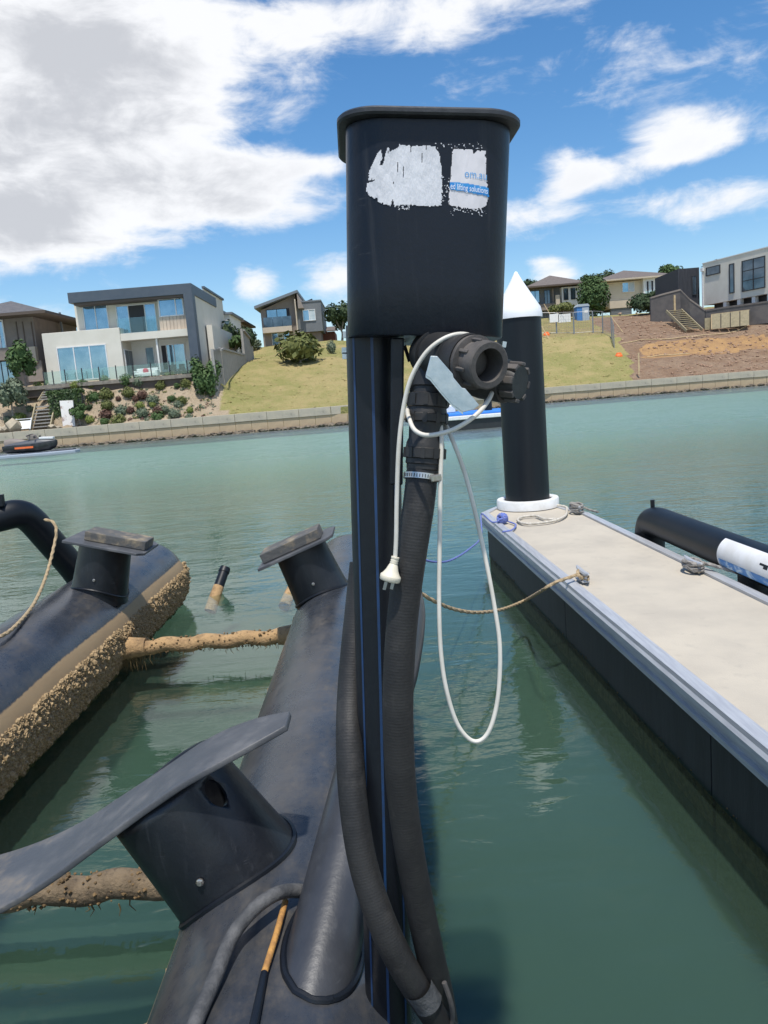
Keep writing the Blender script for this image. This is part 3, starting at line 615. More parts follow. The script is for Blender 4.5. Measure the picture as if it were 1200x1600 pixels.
# --- skillion-roof house
c6 = crop(380, 440, 6.667); d = 98.0; b0 = P(450, 540, d)
h = thing('skillion_house', 'taupe two-storey house with steep skillion roof and glass balcony', 'house', (b0.x, d, b0.z))
A0, A1, A2, A3 = [P(*c6(*q), d) for q in ((182, 330), (182, 665), (590, 640), (545, 125))]
xl, xr = A0.x, P(*c6(560, 350), d).x
zl, zh = P(*c6(182, 285), d).z, P(*c6(545, 118), d).z; zb = P(*c6(380, 655), d).z - 2
MB().prism([(xl, d, zb), (xr, d, zb), (xr, d, zh-.2), (xl, d, zl-.2)], (0, 10, 0)).build('wall', 'taupe', h)
ra, rb_ = P(*c6(112, 256), d-1.3), P(*c6(562, 84), d-1.3)
MB().prism([(ra.x, d-1.3, ra.z), (rb_.x, d-1.3, rb_.z), (rb_.x, d-1.3, rb_.z-.32), (ra.x, d-1.3, ra.z-.32)], (0, 11.8, 0)).build('roof', 'roof_metal', h)
rx = rect(c6, 525, 130, 582, 610, d-1.1); MB().box(rx[0], rx[1], d-1.1, d+.5, rx[2]-1, rx[3]-.6).build('blade_wall', 'render_tan', h)
MB().prism([(rb_.x-.1, d-1.25, rb_.z-.33), (rb_.x+.55, d-1.25, rb_.z-2.2), (rb_.x-.1, d-1.25, rb_.z-2.2)], (0, 8, 0)).build('gable_return', 'taupe', h)
window(h, rect(c6, 244, 300, 490, 462, d), d, 3, fm='frame_dark', pm=['glass', 'glass', 'interior'], widths=[.45, .9])
rx = rect(c6, 200, 482, 528, 512, d-1.2); MB().box(rx[0], rx[1]-.2, d-1.2, d-.003, rx[2], rx[3]).build('balcony_slab', 'render_tan', h)
rx2 = rect(c6, 205, 378, 512, 484, d-1.2)
for i in range(3):
    w_ = (rx2[1]-rx2[0])/3; MB().box(rx2[0]+i*w_+.02, rx2[0]+(i+1)*w_-.02, d-1.18, d-1.14, rx[3]+.02, rx2[3]).build('balustrade_pane', 'glass_dark', h)
window(h, rect(c6, 298, 530, 488, 645, d), d, 3, pm=['glass', 'curtain', 'glass'], widths=[.34, .68])
r2 = rect(c6, 562, 226, 834, 514, d+.3); MB().box(xr+.003, r2[1], d-.2, d+9, r2[2], r2[3]).build('side_wing', 'grey_panel', h)
MB().box(xr+.004, r2[1]+.08, d-.28, d+9.1, r2[3]+.003, r2[3]+.16).build('parapet', 'roof_metal', h)
window(h, rect(c6, 622, 302, 752, 398, d-.2), d-.2, 2, pm=['glass', 'curtain'])
rx = rect(c6, 590, 514, 830, 600, d+.6); MB().box(xr+.005, rx[1]-.2, d+.6, d+8, rx[2]-2, r2[2]-.003).build('undercroft', 'brown_grey', h)
MB().bar((r2[0]+.8, d+2, r2[3]+.25), (r2[0]+1.8, d+2, r2[3]+.55), .9, .06, (0, 0, 1)).build('solar_panel', 'frame_dark', h)
d3 = d+5; rx = rect(c6, 600, 545, 960, 612, d3)
h = thing('brick_outbuilding', 'low red brick outbuilding with brown roof beside the skillion house', 'outbuilding', (rx[0], d3, rx[2]))
MB().box(rx[0], rx[1], d3, d3+6, rx[2]-1.5, rx[3]).build('wall', 'brick_red', h)
ry = rect(c6, 800, 465, 950, 545, d3)
MB().prism([(rx[0]-.2, d3-.4, rx[3]+.004), (rx[1]+.3, d3-.4, rx[3]+.004), (rx[1]+.3, d3+3, ry[3]), (rx[0]-.2, d3+3, ry[3])], (0, 0, .12)).build('roof', 'roof_tile', h)
# --- dark hip-roof house (right)
c7 = crop(820, 410, 4.8); d = 128.0; b0 = P(870, 497, d)
h = thing('grey_house', 'grey and white house with dark hip roof behind the white-tipped pile', 'house', (b0.x, d, b0.z))
ra = rect(c7, 30, 200, 268, 345, d); rb2 = rect(c7, 268, 188, 425, 330, d-1.2)
MB().box(ra[0], ra[1], d, d+9, ra[2]-2, ra[3]).build('left_wall', 'grey_panel', h)
MB().box(ra[1]+.003, rb2[1], d-1.2, d+9, rb2[2]+.3, rb2[3]).build('right_wall', 'render_white', h)
MB().box(ra[1]+.2, rb2[1]-.3, d-.6, d+8.8, rb2[2]-3, rb2[2]+.297).build('undercroft', 'brown_grey', h)
hiproof(h, ra[0], rb2[1], d-1.6, d+9, ra[3]+.12, P(*c7(150, 116), d+4).z-ra[3], 'roof_tile', .9)
window(h, rect(c7, 46, 218, 110, 300, d), d, 2, fm='frame_dark'); window(h, rect(c7, 146, 212, 190, 308, d), d, 2, fm='frame_dark', gm='glass_dark')
window(h, rect(c7, 292, 200, 324, 278, d-1.2), d-1.2, 1, fm='frame_dark', gm='glass_dark'); window(h, rect(c7, 346, 196, 378, 274, d-1.2), d-1.2, 1, fm='frame_dark', gm='glass_dark')
rx = rect(c7, 232, 245, 266, 350, d-1.8); MB().box(rx[0], rx[1], d-1.8, d-1.203, rx[2]-2, rx[3]).build('pillar', 'render_tan', h)
rx = rect(c7, 70, 318, 235, 352, d-1.4); MB().box(rx[0], rx[1], d-1.4, d-.003, rx[2], rx[3]).build('balcony', 'brown_grey', h)
rx = rect(c7, 205, 195, 222, 330, d-.5); MB().box(rx[0], rx[1], d-.5, d-.004, rx[2], rx[3]).build('pier', 'taupe', h)
# --- cream hip-roof house
d = 126.0; b0 = P(990, 492, d)
h = thing('weatherboard_house', 'cream weatherboard house with hip roof and white balcony wing', 'house', (b0.x, d, b0.z))
ra = rect(c7, 665, 150, 880, 300, d); rb2 = rect(c7, 880, 118, 1074, 248, d-.8)
MB().box(ra[0]-2.2, ra[1], d, d+11, ra[2]-.3, ra[3]).build('left_wall', 'weatherboard', h)
nb = 12
for i in range(nb):
    z0 = ra[2]-.3+(ra[3]-ra[2]+.3)*i/nb; MB().box(ra[0]-2.2, ra[1], d-.05, d-.004, z0+.01, z0+(ra[3]-ra[2]+.3)/nb-.02).build('weatherboard', 'weatherboard', h)
MB().box(ra[1]+.003, rb2[1]+.4, d-.8, d+11, rb2[2], rb2[3]).build('right_wall', 'render_white', h)
hiproof(h, ra[0]-2.2, rb2[1]+.4, d-.6, d+11, ra[3]+.35, P(*c7(790, 64), d+5).z-ra[3]-.2, 'roof_tile', .9, fm='render_tan')
window(h, rect(c7, 732, 156, 820, 216, d-.05), d-.05, 2, pm=['glass', 'curtain'])
window(h, rect(c7, 912, 142, 964, 224, d-.8), d-.8, 3, pm=['interior', 'curtain', 'interior']); window(h, rect(c7, 1020, 134, 1054, 188, d-.8), d-.8, 1)
rx = rect(c7, 900, 205, 1072, 252, d-2.0); MB().box(rx[0], rx[1], d-2.0, d-.803, rx[2]-.3, rx[2]+.002).build('balcony_slab', 'render_white', h)
for i in range(5): MB().box(rx[0]+(rx[1]-rx[0])*i/5+.03, rx[0]+(rx[1]-rx[0])*(i+1)/5-.03, d-2.0, d-1.96, rx[2]+.02, rx[3]-.2).build('balustrade_pane', 'glass_clear', h)
rx = rect(c7, 636, 292, 850, 330, d-1); MB().box(rx[0], rx[1], d-1, d+5, rx[2], rx[3]).build('floor_band', 'render_tan', h)
rx = rect(c7, 645, 331, 802, 390, d-.8); gd = MB().box(rx[0], rx[1], d-.8, d-.2, rx[2]-1, rx[3]-.004).build('garage_door', 'grey_panel', h)
for i in range(5): MB().box(rx[0], rx[1], d-.84, d-.804, rx[2]+(rx[3]-rx[2])*i/5+.03, rx[2]+(rx[3]-rx[2])*(i+1)/5-.02).build('door_slat', 'grey_panel', gd)
# --- modern house on the right edge (its long wall runs obliquely away)
c3 = crop(780, 380, 2.857)
def fac(c, tl, bl, tr, br, dl, dr):
    a = P(*c(*tl), dl); b = P(*c(*bl), dl); e = P(*c(*tr), dr); f_ = P(*c(*br), dr); return a, b, e, f_
TLc, TRc = (908, 103), (1192, 8)
pl_, pr_ = P(*c3(*TLc), 99), P(*c3(*TRc), 89.5)
zt = (pl_.z+pr_.z)/2; zb_ = (P(*c3(915, 276), 99).z + P(*c3(1192, 228), 89.5).z)/2
Aq = Vector((pl_.x, 99, 0)); Bq = Vector((pr_.x+.15, 89.5, 0)); U = (Bq-Aq).normalized(); Nn = Vector((U.y, -U.x, 0)); LN = (Bq-Aq).length
if Nn.y > 0: Nn = -Nn
b0 = Aq + Vector((0, 0, zb_))
h = thing('cubic_house', 'cream box-shaped modern house with black gridded window at the right edge', 'house', b0)
def ob(par, name, m, s0, s1, z0, z1, o0, o1): return MB().obox(Aq + U*s0 + Nn*o0 + Vector((0, 0, z0)), U*(s1-s0), -Nn*(o0-o1), Vector((0, 0, z1-z0))).build(name, m, par)
ob(h, 'wall', 'render_cream', 0, LN+8, zb_, zt, 0, -10)
def fwin(s0, s1, t0, t1, nx, ny, gm='glass_dark'):
    s0 *= LN; s1 *= LN; z0 = zb_+(zt-zb_)*t0; z1 = zb_+(zt-zb_)*t1; w = .09
    f_ = MB()
    def bb(a, b, c, d_): f_.obox(Aq+U*a+Nn*.1+Vector((0, 0, c)), U*(b-a), Nn*-.098, Vector((0, 0, d_-c)))
    bb(s0-w, s1+w, z1, z1+w); bb(s0-w, s1+w, z0-w, z0); bb(s0-w, s0, z0, z1); bb(s1, s1+w, z0, z1)
    for i in range(1, nx): q = s0+(s1-s0)*i/nx; bb(q-w/2, q+w/2, z0, z1)
    for i in range(1, ny): q = z0+(z1-z0)*i/ny; bb(s0, s1, q-w/2-.002, q+w/2)
    fo = f_.build('window', 'frame_dark', h)
    for i in range(nx):
        for j in range(ny): MB().obox(Aq+U*(s0+(s1-s0)*i/nx+.02)+Nn*.05+Vector((0, 0, z0+(z1-z0)*j/ny+.02)), U*((s1-s0)/nx-.04), Nn*-.03, Vector((0, 0, (z1-z0)/ny-.04))).build('pane', gm, fo)
fwin(.64, .96, .16, .82, 2, 3, 'glass_dark'); fwin(.445, .505, .18, .82, 1, 1); fwin(.07, .285, .70, .87, 1, 1)
ob(h, 'downpipe', 'frame_white', -.05, .12, zb_-.3, zt-.9, .14, .02); ob(h, 'rainhead', 'frame_white', -.15, .25, zt-.9, zt-.5, .24, .02)
ob(h, 'plinth', 'frame_dark', .9, LN+8, zb_-1.4, zb_-.003, -.9, -9)
for i in range(4): ob(h, 'pier', 'render_white', LN*(.32+.22*i), LN*(.32+.22*i)+.5, zb_-1.4, zb_-.004, -.1, -.6)
ob(h, 'roof_capping', 'frame_white', -.05, LN+8.1, zt+.003, zt+.1, .06, -10)
# black-clad garage volume
dq = 100.0; e0, e1 = P(*c3(757, 145), dq+3), P(*c3(906, 104), dq)
h2 = thing('black_clad_annex', 'black timber-clad annex joined to the cream box-shaped house', 'annex', (e0.x, dq, zb_-1))
zt2 = (e0.z+e1.z)/2+.15
MB().box(e0.x, Aq.x-.02, dq, dq+8, zb_-2.2, zt2).build('wall', 'black_clad', h2)
nb = 16
for i in range(nb):
    w_ = (Aq.x-.05-e0.x)/nb; MB().box(e0.x+i*w_+.02, e0.x+(i+1)*w_-.03, dq-.05, dq-.004, zb_-2.2, zt2-.02).build('cladding_board', 'black_clad', h2)
rx = rect(c3, 862, 148, 880, 228, dq-.06); window(h2, rx, dq-.06, 1, fm='frame_dark', gm='glass_dark')
MB().bar((Aq.x+1.4, dq+2, zt+.12), (Aq.x+2.8, dq+2, zt+.75), 1.6, .07).build('solar_panel', 'frame_dark', h2)
# --- rendered boundary walls, stairs, timber panel, portable toilet, fences
def stepwall(name, label, pts, thick, m, capm, base):
    w = [P(*c3(x, y), dd) for x, y, dd in pts]; b0 = w[0].copy(); b0.z = base
    t = thing(name, label, 'wall', b0)
    for i, (a, b) in enumerate(zip(w, w[1:])):
        off = Vector((0, thick, 0))
        MB().prism([(a.x, a.y, base), (b.x, b.y, base), (b.x, b.y, b.z), (a.x, a.y, a.z)], off).build('wall_panel', m, t)
        MB().prism([(a.x, a.y-.08, a.z+.004), (b.x, b.y-.08, b.z+.004), (b.x, b.y-.08, b.z+.2), (a.x, a.y-.08, a.z+.2)], (0, thick+.16, 0)).build('coping', capm, t)
    return t
zz = gz(44, 95)-2
stepwall('boundary_wall', 'dark grey rendered boundary wall with sloping coping beside the timber stairs', [(676, 248, 98.5), (722, 234, 97.5), (808, 212, 96), (850, 255, 94.6), (918, 303, 93.2)], .3, 'grey_render', 'taupe', zz)
stepwall('retaining_wall', 'low dark grey retaining wall under the cream box-shaped house', [(921, 306, 93.1), (1000, 292, 91.6), (1195, 266, 88.2), (1330, 250, 86.5)], .3, 'grey_render', 'grey_render', zz)
MB_ = MB()
s0, s1 = P(*c3(782, 296), 95.6), P(*c3(868, 386), 91.8)
t = thing('timber_stairs', 'weathered timber stairs climbing beside the dark boundary wall', 'stairs', s1)
n = 11
for i in range(n):
    c = s1.lerp(s0, (i+.5)/n); MB().box(c.x-.85, c.x+.85, c.y-.16, c.y+.16, c.z-.05, c.z+.02).build('tread', 'pine_old', t)
for sx in (-.92, .92): MB().bar(s1+Vector((sx, -.2, -.1)), s0+Vector((sx, .2, -.1)), .1, .34).build('stringer', 'pine_old', t)
pq = P(*c3(782, 232), 95.6); MB().box(pq.x-.1, pq.x+.1, 95.5, 95.7, s0.z-.6, pq.z).build('post', 'pine', t)
q0, q1 = P(*c3(948, 384), 91.2), P(*c3(1118, 362), 88.6)
t = thing('leaning_formwork', 'pale timber formwork boards leaning on the low grey retaining wall', 'panel', q0)
e = q1-q0; e.z = 0; hp = Vector((.25, .5, 1.7))
for i in range(4): MB().obox(q0+e*(i/4+.01), e*.225, Vector((-.03, -.08, 0)), hp).build('board', 'pine_old', t)
MB().bar(q0+hp, q0+e+hp, .12, .1).build('rail', 'pine', t); MB().bar(q0, q0+hp, .12, .1).build('batten', 'pine', t)
q0 = P(*c3(932, 386), 92); tag(MB().box(q0.x-.4, q0.x+.45, 91.9, 92.05, q0.z, q0.z+1.35).build('plywood_sheet', 'pine_old'), 'small plywood sheet standing left of the leaning timber panel', 'sheet')
# orange shuttering boards on the plot
for k, (a, b, lab) in enumerate([((625, 585, 78.2), (622, 490, 78.4), 'thin timber peg standing at the edge of the bare plot')]):
    p0, p1 = P(*c3(a[0], a[1]), a[2]), P(*c3(b[0], b[1]), b[2]); tag(MB().bar(p0, p1, .14, .12).build('timber_peg', 'pine'), lab, 'peg')
for (a, b, dd) in (((540, 462), (1200, 408), 89.6), ((660, 520), (850, 500), 85)):
    p0, p1 = P(*c3(*a), dd), P(*c3(*b), dd); n = 14; pts = []
    for i in range(n+1):
        q = p0.lerp(p1, i/n); q.z = ground(q.x, q.y)+.06; pts.append(q)
    tag(MB().tube(pts, .06, 5).build('string_line', 'pine'), 'pale setting-out line on the %s of the excavated bench' % ('top edge' if dd > 88 else 'foot'), 'line')
# portable toilet
p0 = P(*c7(446, 436), 112)
t = thing('portable_toilet', 'blue and grey portable toilet behind the temporary fence', 'portable toilet', p0)
x, y, z = p0; MB().box(x-1.0, x+.75, y, y+1.5, z-.6, z+1.95).build('cabin', 'toilet_blue', t, bevel=.04)
dr = MB().box(x-.25, x+.7, y-.06, y-.004, z-.3, z+1.8).build('door', 'toilet_grey', t); MB().box(x+.05, x+.55, y-.08, y-.062, z+1.05, z+1.4).build('door_sign', 'sign_white', dr)
MB().prism([(x-1.1, y-.1, z+1.954), (x+.85, y-.1, z+1.954), (x+.6, y-.1, z+2.3), (x-.8, y-.1, z+2.3)], (0, 1.7, 0)).build('roof', 'toilet_grey', t)
# temporary fence panels
fp = [(828, 492, 103), (862, 494, 104), (897, 497, 104), (926, 500, 104), (942, 500, 104)]
fpts = [on_ground(*q[:2]) for q in [(838, 522), (870, 522), (897, 522), (927, 520), (942, 521)]]
fpts2 = [fpts[-1], on_ground(956, 530), on_ground(960, 545)]
lab = ['far left wire fence panel beside the pile', 'wire fence panel holding the white notices', 'wire fence panel before the portable toilet', 'narrow wire fence panel right of the portable toilet', 'wire fence panel turning down toward the plot', 'lowest wire fence panel next to the orange foot']
allp = list(zip(fpts, fpts[1:])) + list(zip(fpts2, fpts2[1:]))
for k, (a, b) in enumerate(allp):
    t = thing('temporary_fence', lab[k], 'fence', a, 'temporary fence panels round the plot'); H = 2.6
    for q in (a.lerp(b, .02), a.lerp(b, .98)): MB().tube([q-Vector((0, 0, .2)), q+Vector((0, 0, H))], .045, 6).build('post', 'fence_steel', t)
    m_ = MB()
    for zz_ in (.15, H): m_.tube([a.lerp(b, .02)+Vector((0, 0, zz_)), a.lerp(b, .98)+Vector((0, 0, zz_))], .018, 5)
    m_.build('rail', 'fence_steel', t)
    m_ = MB(); n = max(3, int((b-a).length/.28))
    for i in range(1, n): q = a.lerp(b, i/n); m_.tube([q+Vector((0, 0, .15)), q+Vector((0, 0, H))], .008, 3, cap=False)
    for i in range(1, 6): m_.tube([a+Vector((0, 0, H*i/6)), b+Vector((0, 0, H*i/6))], .008, 3, cap=False)
    tag(m_.build('wire_mesh', 'fence_steel', t), kind='stuff')
for k, (x, y, w_) in enumerate(((866, 497, .75), (882, 497, 1.0))):
    q = P(x, y, fpts[1].y-.2); tag(MB().box(q.x-w_/1.3, q.x+w_/1.3, q.y-.03, q.y, q.z-.5, q.z+.5).build('notice_board', 'sign_white'), ('smaller', 'wider')[k]+' white notice board hung on the temporary fence', 'notice board')
for k, ((xa, ya), (xb, yb)) in enumerate((((850, 475), (868, 506)), ((955, 495), (973, 519)), ((845, 508), (858, 530)))):
    a = P(xa, ya, fpts[0].y-.3); b = on_ground(xb, yb); a = P(xa, ya, b.y+1.5)
    tag(MB().bar(a, b, .09, .06).build('fence_brace', 'pine'), ('pale diagonal brace by the white-tipped pile fence end', 'pale diagonal brace running down onto the soil', 'short pale brace low on the grass by the pile')[k], 'brace')
for k, (x, y) in enumerate(((854, 524), (967, 557))):
    q = on_ground(x, y); tag(MB().lathe(q-Vector((0, 0, .1)), (0, 0, 1), [(0, .42), (.2, .42), (.36, .3), (.5, .26), (.52, .1)], 8).build('orange_weight', 'safety_orange'), ('orange fence foot on the grass beside the pile', 'orange fence foot at the corner of the bare plot')[k], 'weight')
# paling fence
pf = [((342, 640), (346, 545), 63.5), ((352, 618), (350, 543), 66.5), ((383, 568), (383, 553), 75), ((383, 568), (382, 514), 75.2), ((396, 556), (396, 532), 84)]
t = thing('paling_fence', 'grey timber paling fence stepping up beside the grassy slope', 'fence', on_ground(345, 632))
for i in range(len(pf)-1):
    (b1, t1, d1), (b2, t2, d2) = pf[i], pf[i+1]
    B1, T1_, B2, T2_ = P(*b1, d1), P(*t1, d1), P(*b2, d2), P(*t2, d2)
    if (B2-B1).length < .4: continue
    n = max(6, int((B2-B1).length/.35)); m_ = MB()
    for k in range(n):
        a, b = B1.lerp(B2, k/n), B1.lerp(B2, (k+.92)/n); zt1 = T1_.lerp(T2_, k/n).z; a.z -= 1.0; hh = Vector((0, 0, zt1-a.z+rnd(-.03, .03)))
        e = b-a; e.z = 0; m_.obox(a, e, Vector((.06, 0, 0)), hh)
    tag(m_.build('paling_panel', 'fence_timber', t), kind='stuff')
    MB().bar(T1_-Vector((.06, .02, .1)), T2_-Vector((.06, .02, .1)), .14, .16).build('top_rail', 'fence_timber', t)
    MB().box(B1.x-.12, B1.x+.1, B1.y-.12, B1.y+.1, B1.z-1, T1_.z+.05).build('post', 'fence_timber', t)
# ================================================================== VEGETATION
def leaves(mb, c, rad, n, ls, rs, shell=.55, mi=0):
    lum = [Vector((rs.gauss(0, 1), rs.gauss(0, 1), rs.gauss(0, 1))).normalized() for _ in range(7)]
    for _ in range(n):
        d = Vector((rs.gauss(0, 1), rs.gauss(0, 1), rs.gauss(0, 1))).normalized(); k = max(d.dot(q) for q in lum)
        r_ = (shell + (1-shell)*rs.random()**.6)*(.80 + .24*max(0, k-.4)/.6)
        p = c + Vector((d.x*rad[0], d.y*rad[1], d.z*rad[2]))*r_
        n_ = (d + Vector((rs.uniform(-.8, .8), rs.uniform(-.8, .8), rs.uniform(-.4, 1)))).normalized(); a = n_.orthogonal().normalized(); b = n_.cross(a); an = rs.uniform(0, 6.28)
        a, b = a*math.cos(an)+b*math.sin(an), b*math.cos(an)-a*math.sin(an); s = ls*rs.uniform(.6, 1.3)
        mb.add([p-a*s, p-b*s*.55, p+a*s, p+b*s*.55], [(0, 1, 2, 3)], mi)
def core(mb, c, rad, rs, k=.72):
    prof = [(-1, .05), (-.8, .6), (-.4, .92), (0, 1), (.4, .92), (.8, .6), (1, .05)]; vs = []; seg = 9
    for t, r_ in prof: vs += [c + Vector((rad[0]*r_*math.cos(6.283*i/seg), rad[1]*r_*math.sin(6.283*i/seg), rad[2]*t))*k*rs.uniform(.88, 1.1) for i in range(seg)]
    mb.add(vs, [(i*seg+q, i*seg+(q+1) % seg, (i+1)*seg+(q+1) % seg, (i+1)*seg+q) for i in range(6) for q in range(seg)])
VAR = {}
def shrub(name, label, p, rx, rz, m, grp=None, cat='shrub', seed=None):
    sd = (seed if seed is not None else random.randrange(4)); key = (m, sd)
    if key not in VAR:
        rs = random.Random(hash(m) % 97 + sd*13); mb = MB(); core(mb, Vector((0, 0, .8)), (1, 1, .85), rs, .74); leaves(mb, Vector((0, 0, .85)), (1.08, 1.08, .95), 420, .17, rs)
        VAR[key] = mb
    o = thing(name, label, cat, p, grp); me = None
    if ('m',)+key in VAR: f_ = bpy.data.objects.new('foliage', VAR[('m',)+key]); COL.objects.link(f_)
    else: f_ = VAR[key].build('foliage', m, None); VAR[('m',)+key] = f_.data
    f_.parent = o; f_.scale = (rx, rx*rnd(.85, 1.1), rz/1.75); f_.rotation_euler = (0, 0, rnd(0, 6.28))
    k = ('stem',)
    if k in VAR: s_ = bpy.data.objects.new('stem', VAR[k]); COL.objects.link(s_)
    else: s_ = MB().tube([(0, 0, -.3), (0, 0, .5)], [.09, .06], 6).build('stem', 'bark'); VAR[k] = s_.data
    s_.parent = o; s_.scale = (rx, rx, max(rz/1.75, .3)); return o
# garden shrubs in front of the white house: pixel centre, width in pixels, kind   (crop 1 coordinates)
gs = [(1062, 640, 85, 'o'), (962, 660, 65, 'o'), (1008, 692, 72, 'o'), (1165, 678, 70, 'o'), (1108, 690, 40, 'g'), (1188, 615, 50, 'd'), (1155, 610, 40, 'd'), (910, 640, 60, 's'), (870, 665, 90, 's'), (795, 655, 85, 'g'), (655, 655, 60, 'g'), (620, 690, 55, 's'), (575, 690, 50, 'o'), (520, 675, 60, 'g'), (470, 690, 60, 'l'),
      (805, 735, 82, 'o'), (672, 745, 85, 'o'), (890, 750, 70, 'r'), (742, 772, 38, 'r'), (852, 775, 50, 'r'), (672, 815, 80, 'o'), (590, 760, 80, 'g'), (955, 780, 75, 's'), (1075, 770, 52, 'g'), (1140, 785, 70, 'o'), (1120, 805, 60, 's'), (878, 815, 55, 'l'), (955, 810, 45, 'l'), (820, 845, 55, 'r'), (760, 845, 80, 's'), (665, 875, 80, 'r'), (560, 825, 50, 'd'), (565, 905, 60, 'l'), (895, 858, 75, 's'), (1035, 840, 60, 's'), (990, 850, 70, 'r'), (1090, 865, 80, 's'), (990, 890, 90, 'g'), (750, 915, 110, 'o'), (655, 915, 60, 'g'), (930, 912, 60, 's'), (1065, 905, 50, 's'), (1185, 890, 55, 's'), (1190, 845, 50, 'l'), (820, 912, 50, 'r'),
      (245, 705, 80, 'l'), (125, 895, 80, 'l'), (225, 745, 35, 'l'), (190, 835, 50, 's'), (55, 905, 60, 's'), (300, 675, 50, 'g')]
KM = {'o': ('leaf_olive', 'olive-green'), 'g': ('leaf_green', 'mid-green'), 's': ('leaf_grey', 'silvery grey-green'), 'r': ('leaf_red', 'dark reddish'), 'l': ('leaf_lime', 'yellow-green'), 'd': ('leaf_dark', 'dark green')}
rows = {}
for q in gs:
    row = 'left of the garden stairs' if q[0] < 320 else ('in the top row below the deck' if q[1] < 705 else ('half way down the garden slope' if q[1] < 800 else 'low on the slope by the quay'))
    rows.setdefault((q[3], row), []).append(q)
ORD = ['first', 'second', 'third', 'fourth', 'fifth', 'sixth', 'seventh', 'eighth', 'ninth', 'tenth']
for (kd, row), lst in rows.items():
    lst.sort()
    for i, q in enumerate(lst):
        x, y = c1(q[0], q[1]); w_ = q[2]/4; p = on_ground(x, y+w_*.42); rx = w_/2*p.y/F
        nm = 'only' if len(lst) == 1 else ORD[i]+' from left'
        shrub('garden_shrub', '%s shrub %s, %s of its colour' % (KM[kd][1], row, nm), p, rx, rx*1.75, KM[kd][0], 'shrubs in the garden below the white house')
mb = MB(); rs = random.Random(77)
for k in range(420):
    p = on_ground(rs.uniform(120, 335), rs.uniform(598, 668))
    if p.y > 64.6: continue
    w_ = rs.uniform(.10, .34); leaves(mb, p+Vector((0, 0, w_*.3)), (w_, w_, w_*.5), 14, .09, rs, .3, rs.choice((0, 0, 1, 2)))
tag(mb.build('ground_cover', ['leaf_grey', 'leaf_olive', 'leaf_red']), 'low mixed ground cover between the garden shrubs', 'ground cover', kind='stuff')
def tree(name, label, p, hgt, cw, m, trunk_h, n=3, leaf=.2, nl=700, seed=1, cat='tree', grp=None, flat=1.0):
    rs = random.Random(seed); t = thing(name, label, cat, p, grp); p = Vector(p); tb = MB(); cb = MB(); r_ = max(.06, cw*.035)
    top = p + Vector((rs.uniform(-.1, .1)*cw, 0, trunk_h+.25*(hgt-trunk_h)))
    tb.tube(spline([p-Vector((0, 0, .4)), p.lerp(top, .5)+Vector((rs.uniform(-.06, .06)*cw, 0, 0)), top], 5), [r_*(1.3-.07*i) for i in range(11)], 8)
    cz = p.z + trunk_h + (hgt-trunk_h)/2
    for k in range(n):
        a = 6.283*k/n + rs.random(); e = Vector((math.cos(a)*cw*.26, math.sin(a)*cw*.22, rs.uniform(-.22, .28)*(hgt-trunk_h)))
        c = Vector((p.x, p.y, cz)) + (e if n > 1 else Vector((0, 0, 0))); rr = cw*(.5 if n == 1 else rs.uniform(.24, .33)); rz = (hgt-trunk_h)*(.5 if n == 1 else rs.uniform(.24, .34))*flat
        tb.tube([top-Vector((0, 0, .3)), c], [r_*.55, r_*.2], 6)
        core(cb, c, (rr, rr, rz), rs, .66); leaves(cb, c, (rr*1.06, rr*1.06, rz*1.06), nl//n, leaf, rs, .5)
    tb.build('trunk', 'bark', t, smooth=True); cb.build('crown', m, t); return t
p = on_ground(470, 566); shrub('grass_slope_bush', 'large round grey-green bush on the dry grass below the skillion house', p, 2.25, 3.1, 'leaf_olive', cat='bush', seed=2)
bo = p
p = on_ground(519, 552); shrub('small_bush', 'small grey-green bush on the grass right of the large bush', p, .5, 1.4, 'leaf_grey', cat='bush')
p = on_ground(395, 548); shrub('small_bush', 'pale bush at the top end of the paling fence', p, 1.1, 1.6, 'leaf_grey', cat='bush')
tree('fence_tree', 'tall dark shrub tree standing against the paling fence', P(326, 632, 63.8), 4.3, 2.5, 'leaf_green', .35, 5, .17, 1500, 3)
tree('rear_tree', 'dark tree between the cream house and paling fence', P(372, 560, 82), 5.0, 4.2, 'leaf_dark', .3, 5, .2, 1300, 4)
tree('rear_shrub', 'dark low shrub under the tree by the cream house', P(368, 552, 79), 1.7, 2.4, 'leaf_green', .1, 4, .2, 600, 41, 'shrub')
tree('edge_tree', 'dark leafy tree peeping out left of the control box', P(534, 533, 100), 4.6, 3.8, 'leaf_dark', .4, 5, .22, 1200, 5)
tree('left_tree', 'tall grey-barked garden tree left of the stairs', P(42, 628, 65.5), 5.2, 2.3, 'leaf_green', 1.6, 5, .2, 1200, 6)
tree('left_shrub_tree', 'bushy grey-green tree low at the left edge', P(26, 668, 63), 4.6, 2.4, 'leaf_grey', 1.6, 5, .18, 1200, 7)
tree('round_tree', 'round dense tree in front of the cream weatherboard house', P(928, 498, 120), 6.6, 4.7, 'leaf_green', .4, 1, .26, 2200, 8)
tree('back_tree', 'dark spreading tree behind the two hip-roof houses', P(934, 486, 150), 7.5, 8.0, 'leaf_dark', 1.0, 6, .32, 2200, 9)
tree('back_tree', 'tree top showing above the black-clad annex', P(1052, 452, 138), 4.4, 4.6, 'leaf_green', .6, 4, .3, 1200, 10)
tree('back_tree', 'small dark tree at the edge of the hip-roof house by the pile', P(828, 470, 150), 4.6, 4.0, 'leaf_dark', .6, 4, .3, 900, 11)
hp = on_ground(1012, 489); tree('hedge', 'dark clipped hedge beside the cream weatherboard house', P(1016, 490, 112), 3.0, 6.2, 'leaf_dark', .05, 6, .24, 2200, 12, 'hedge')
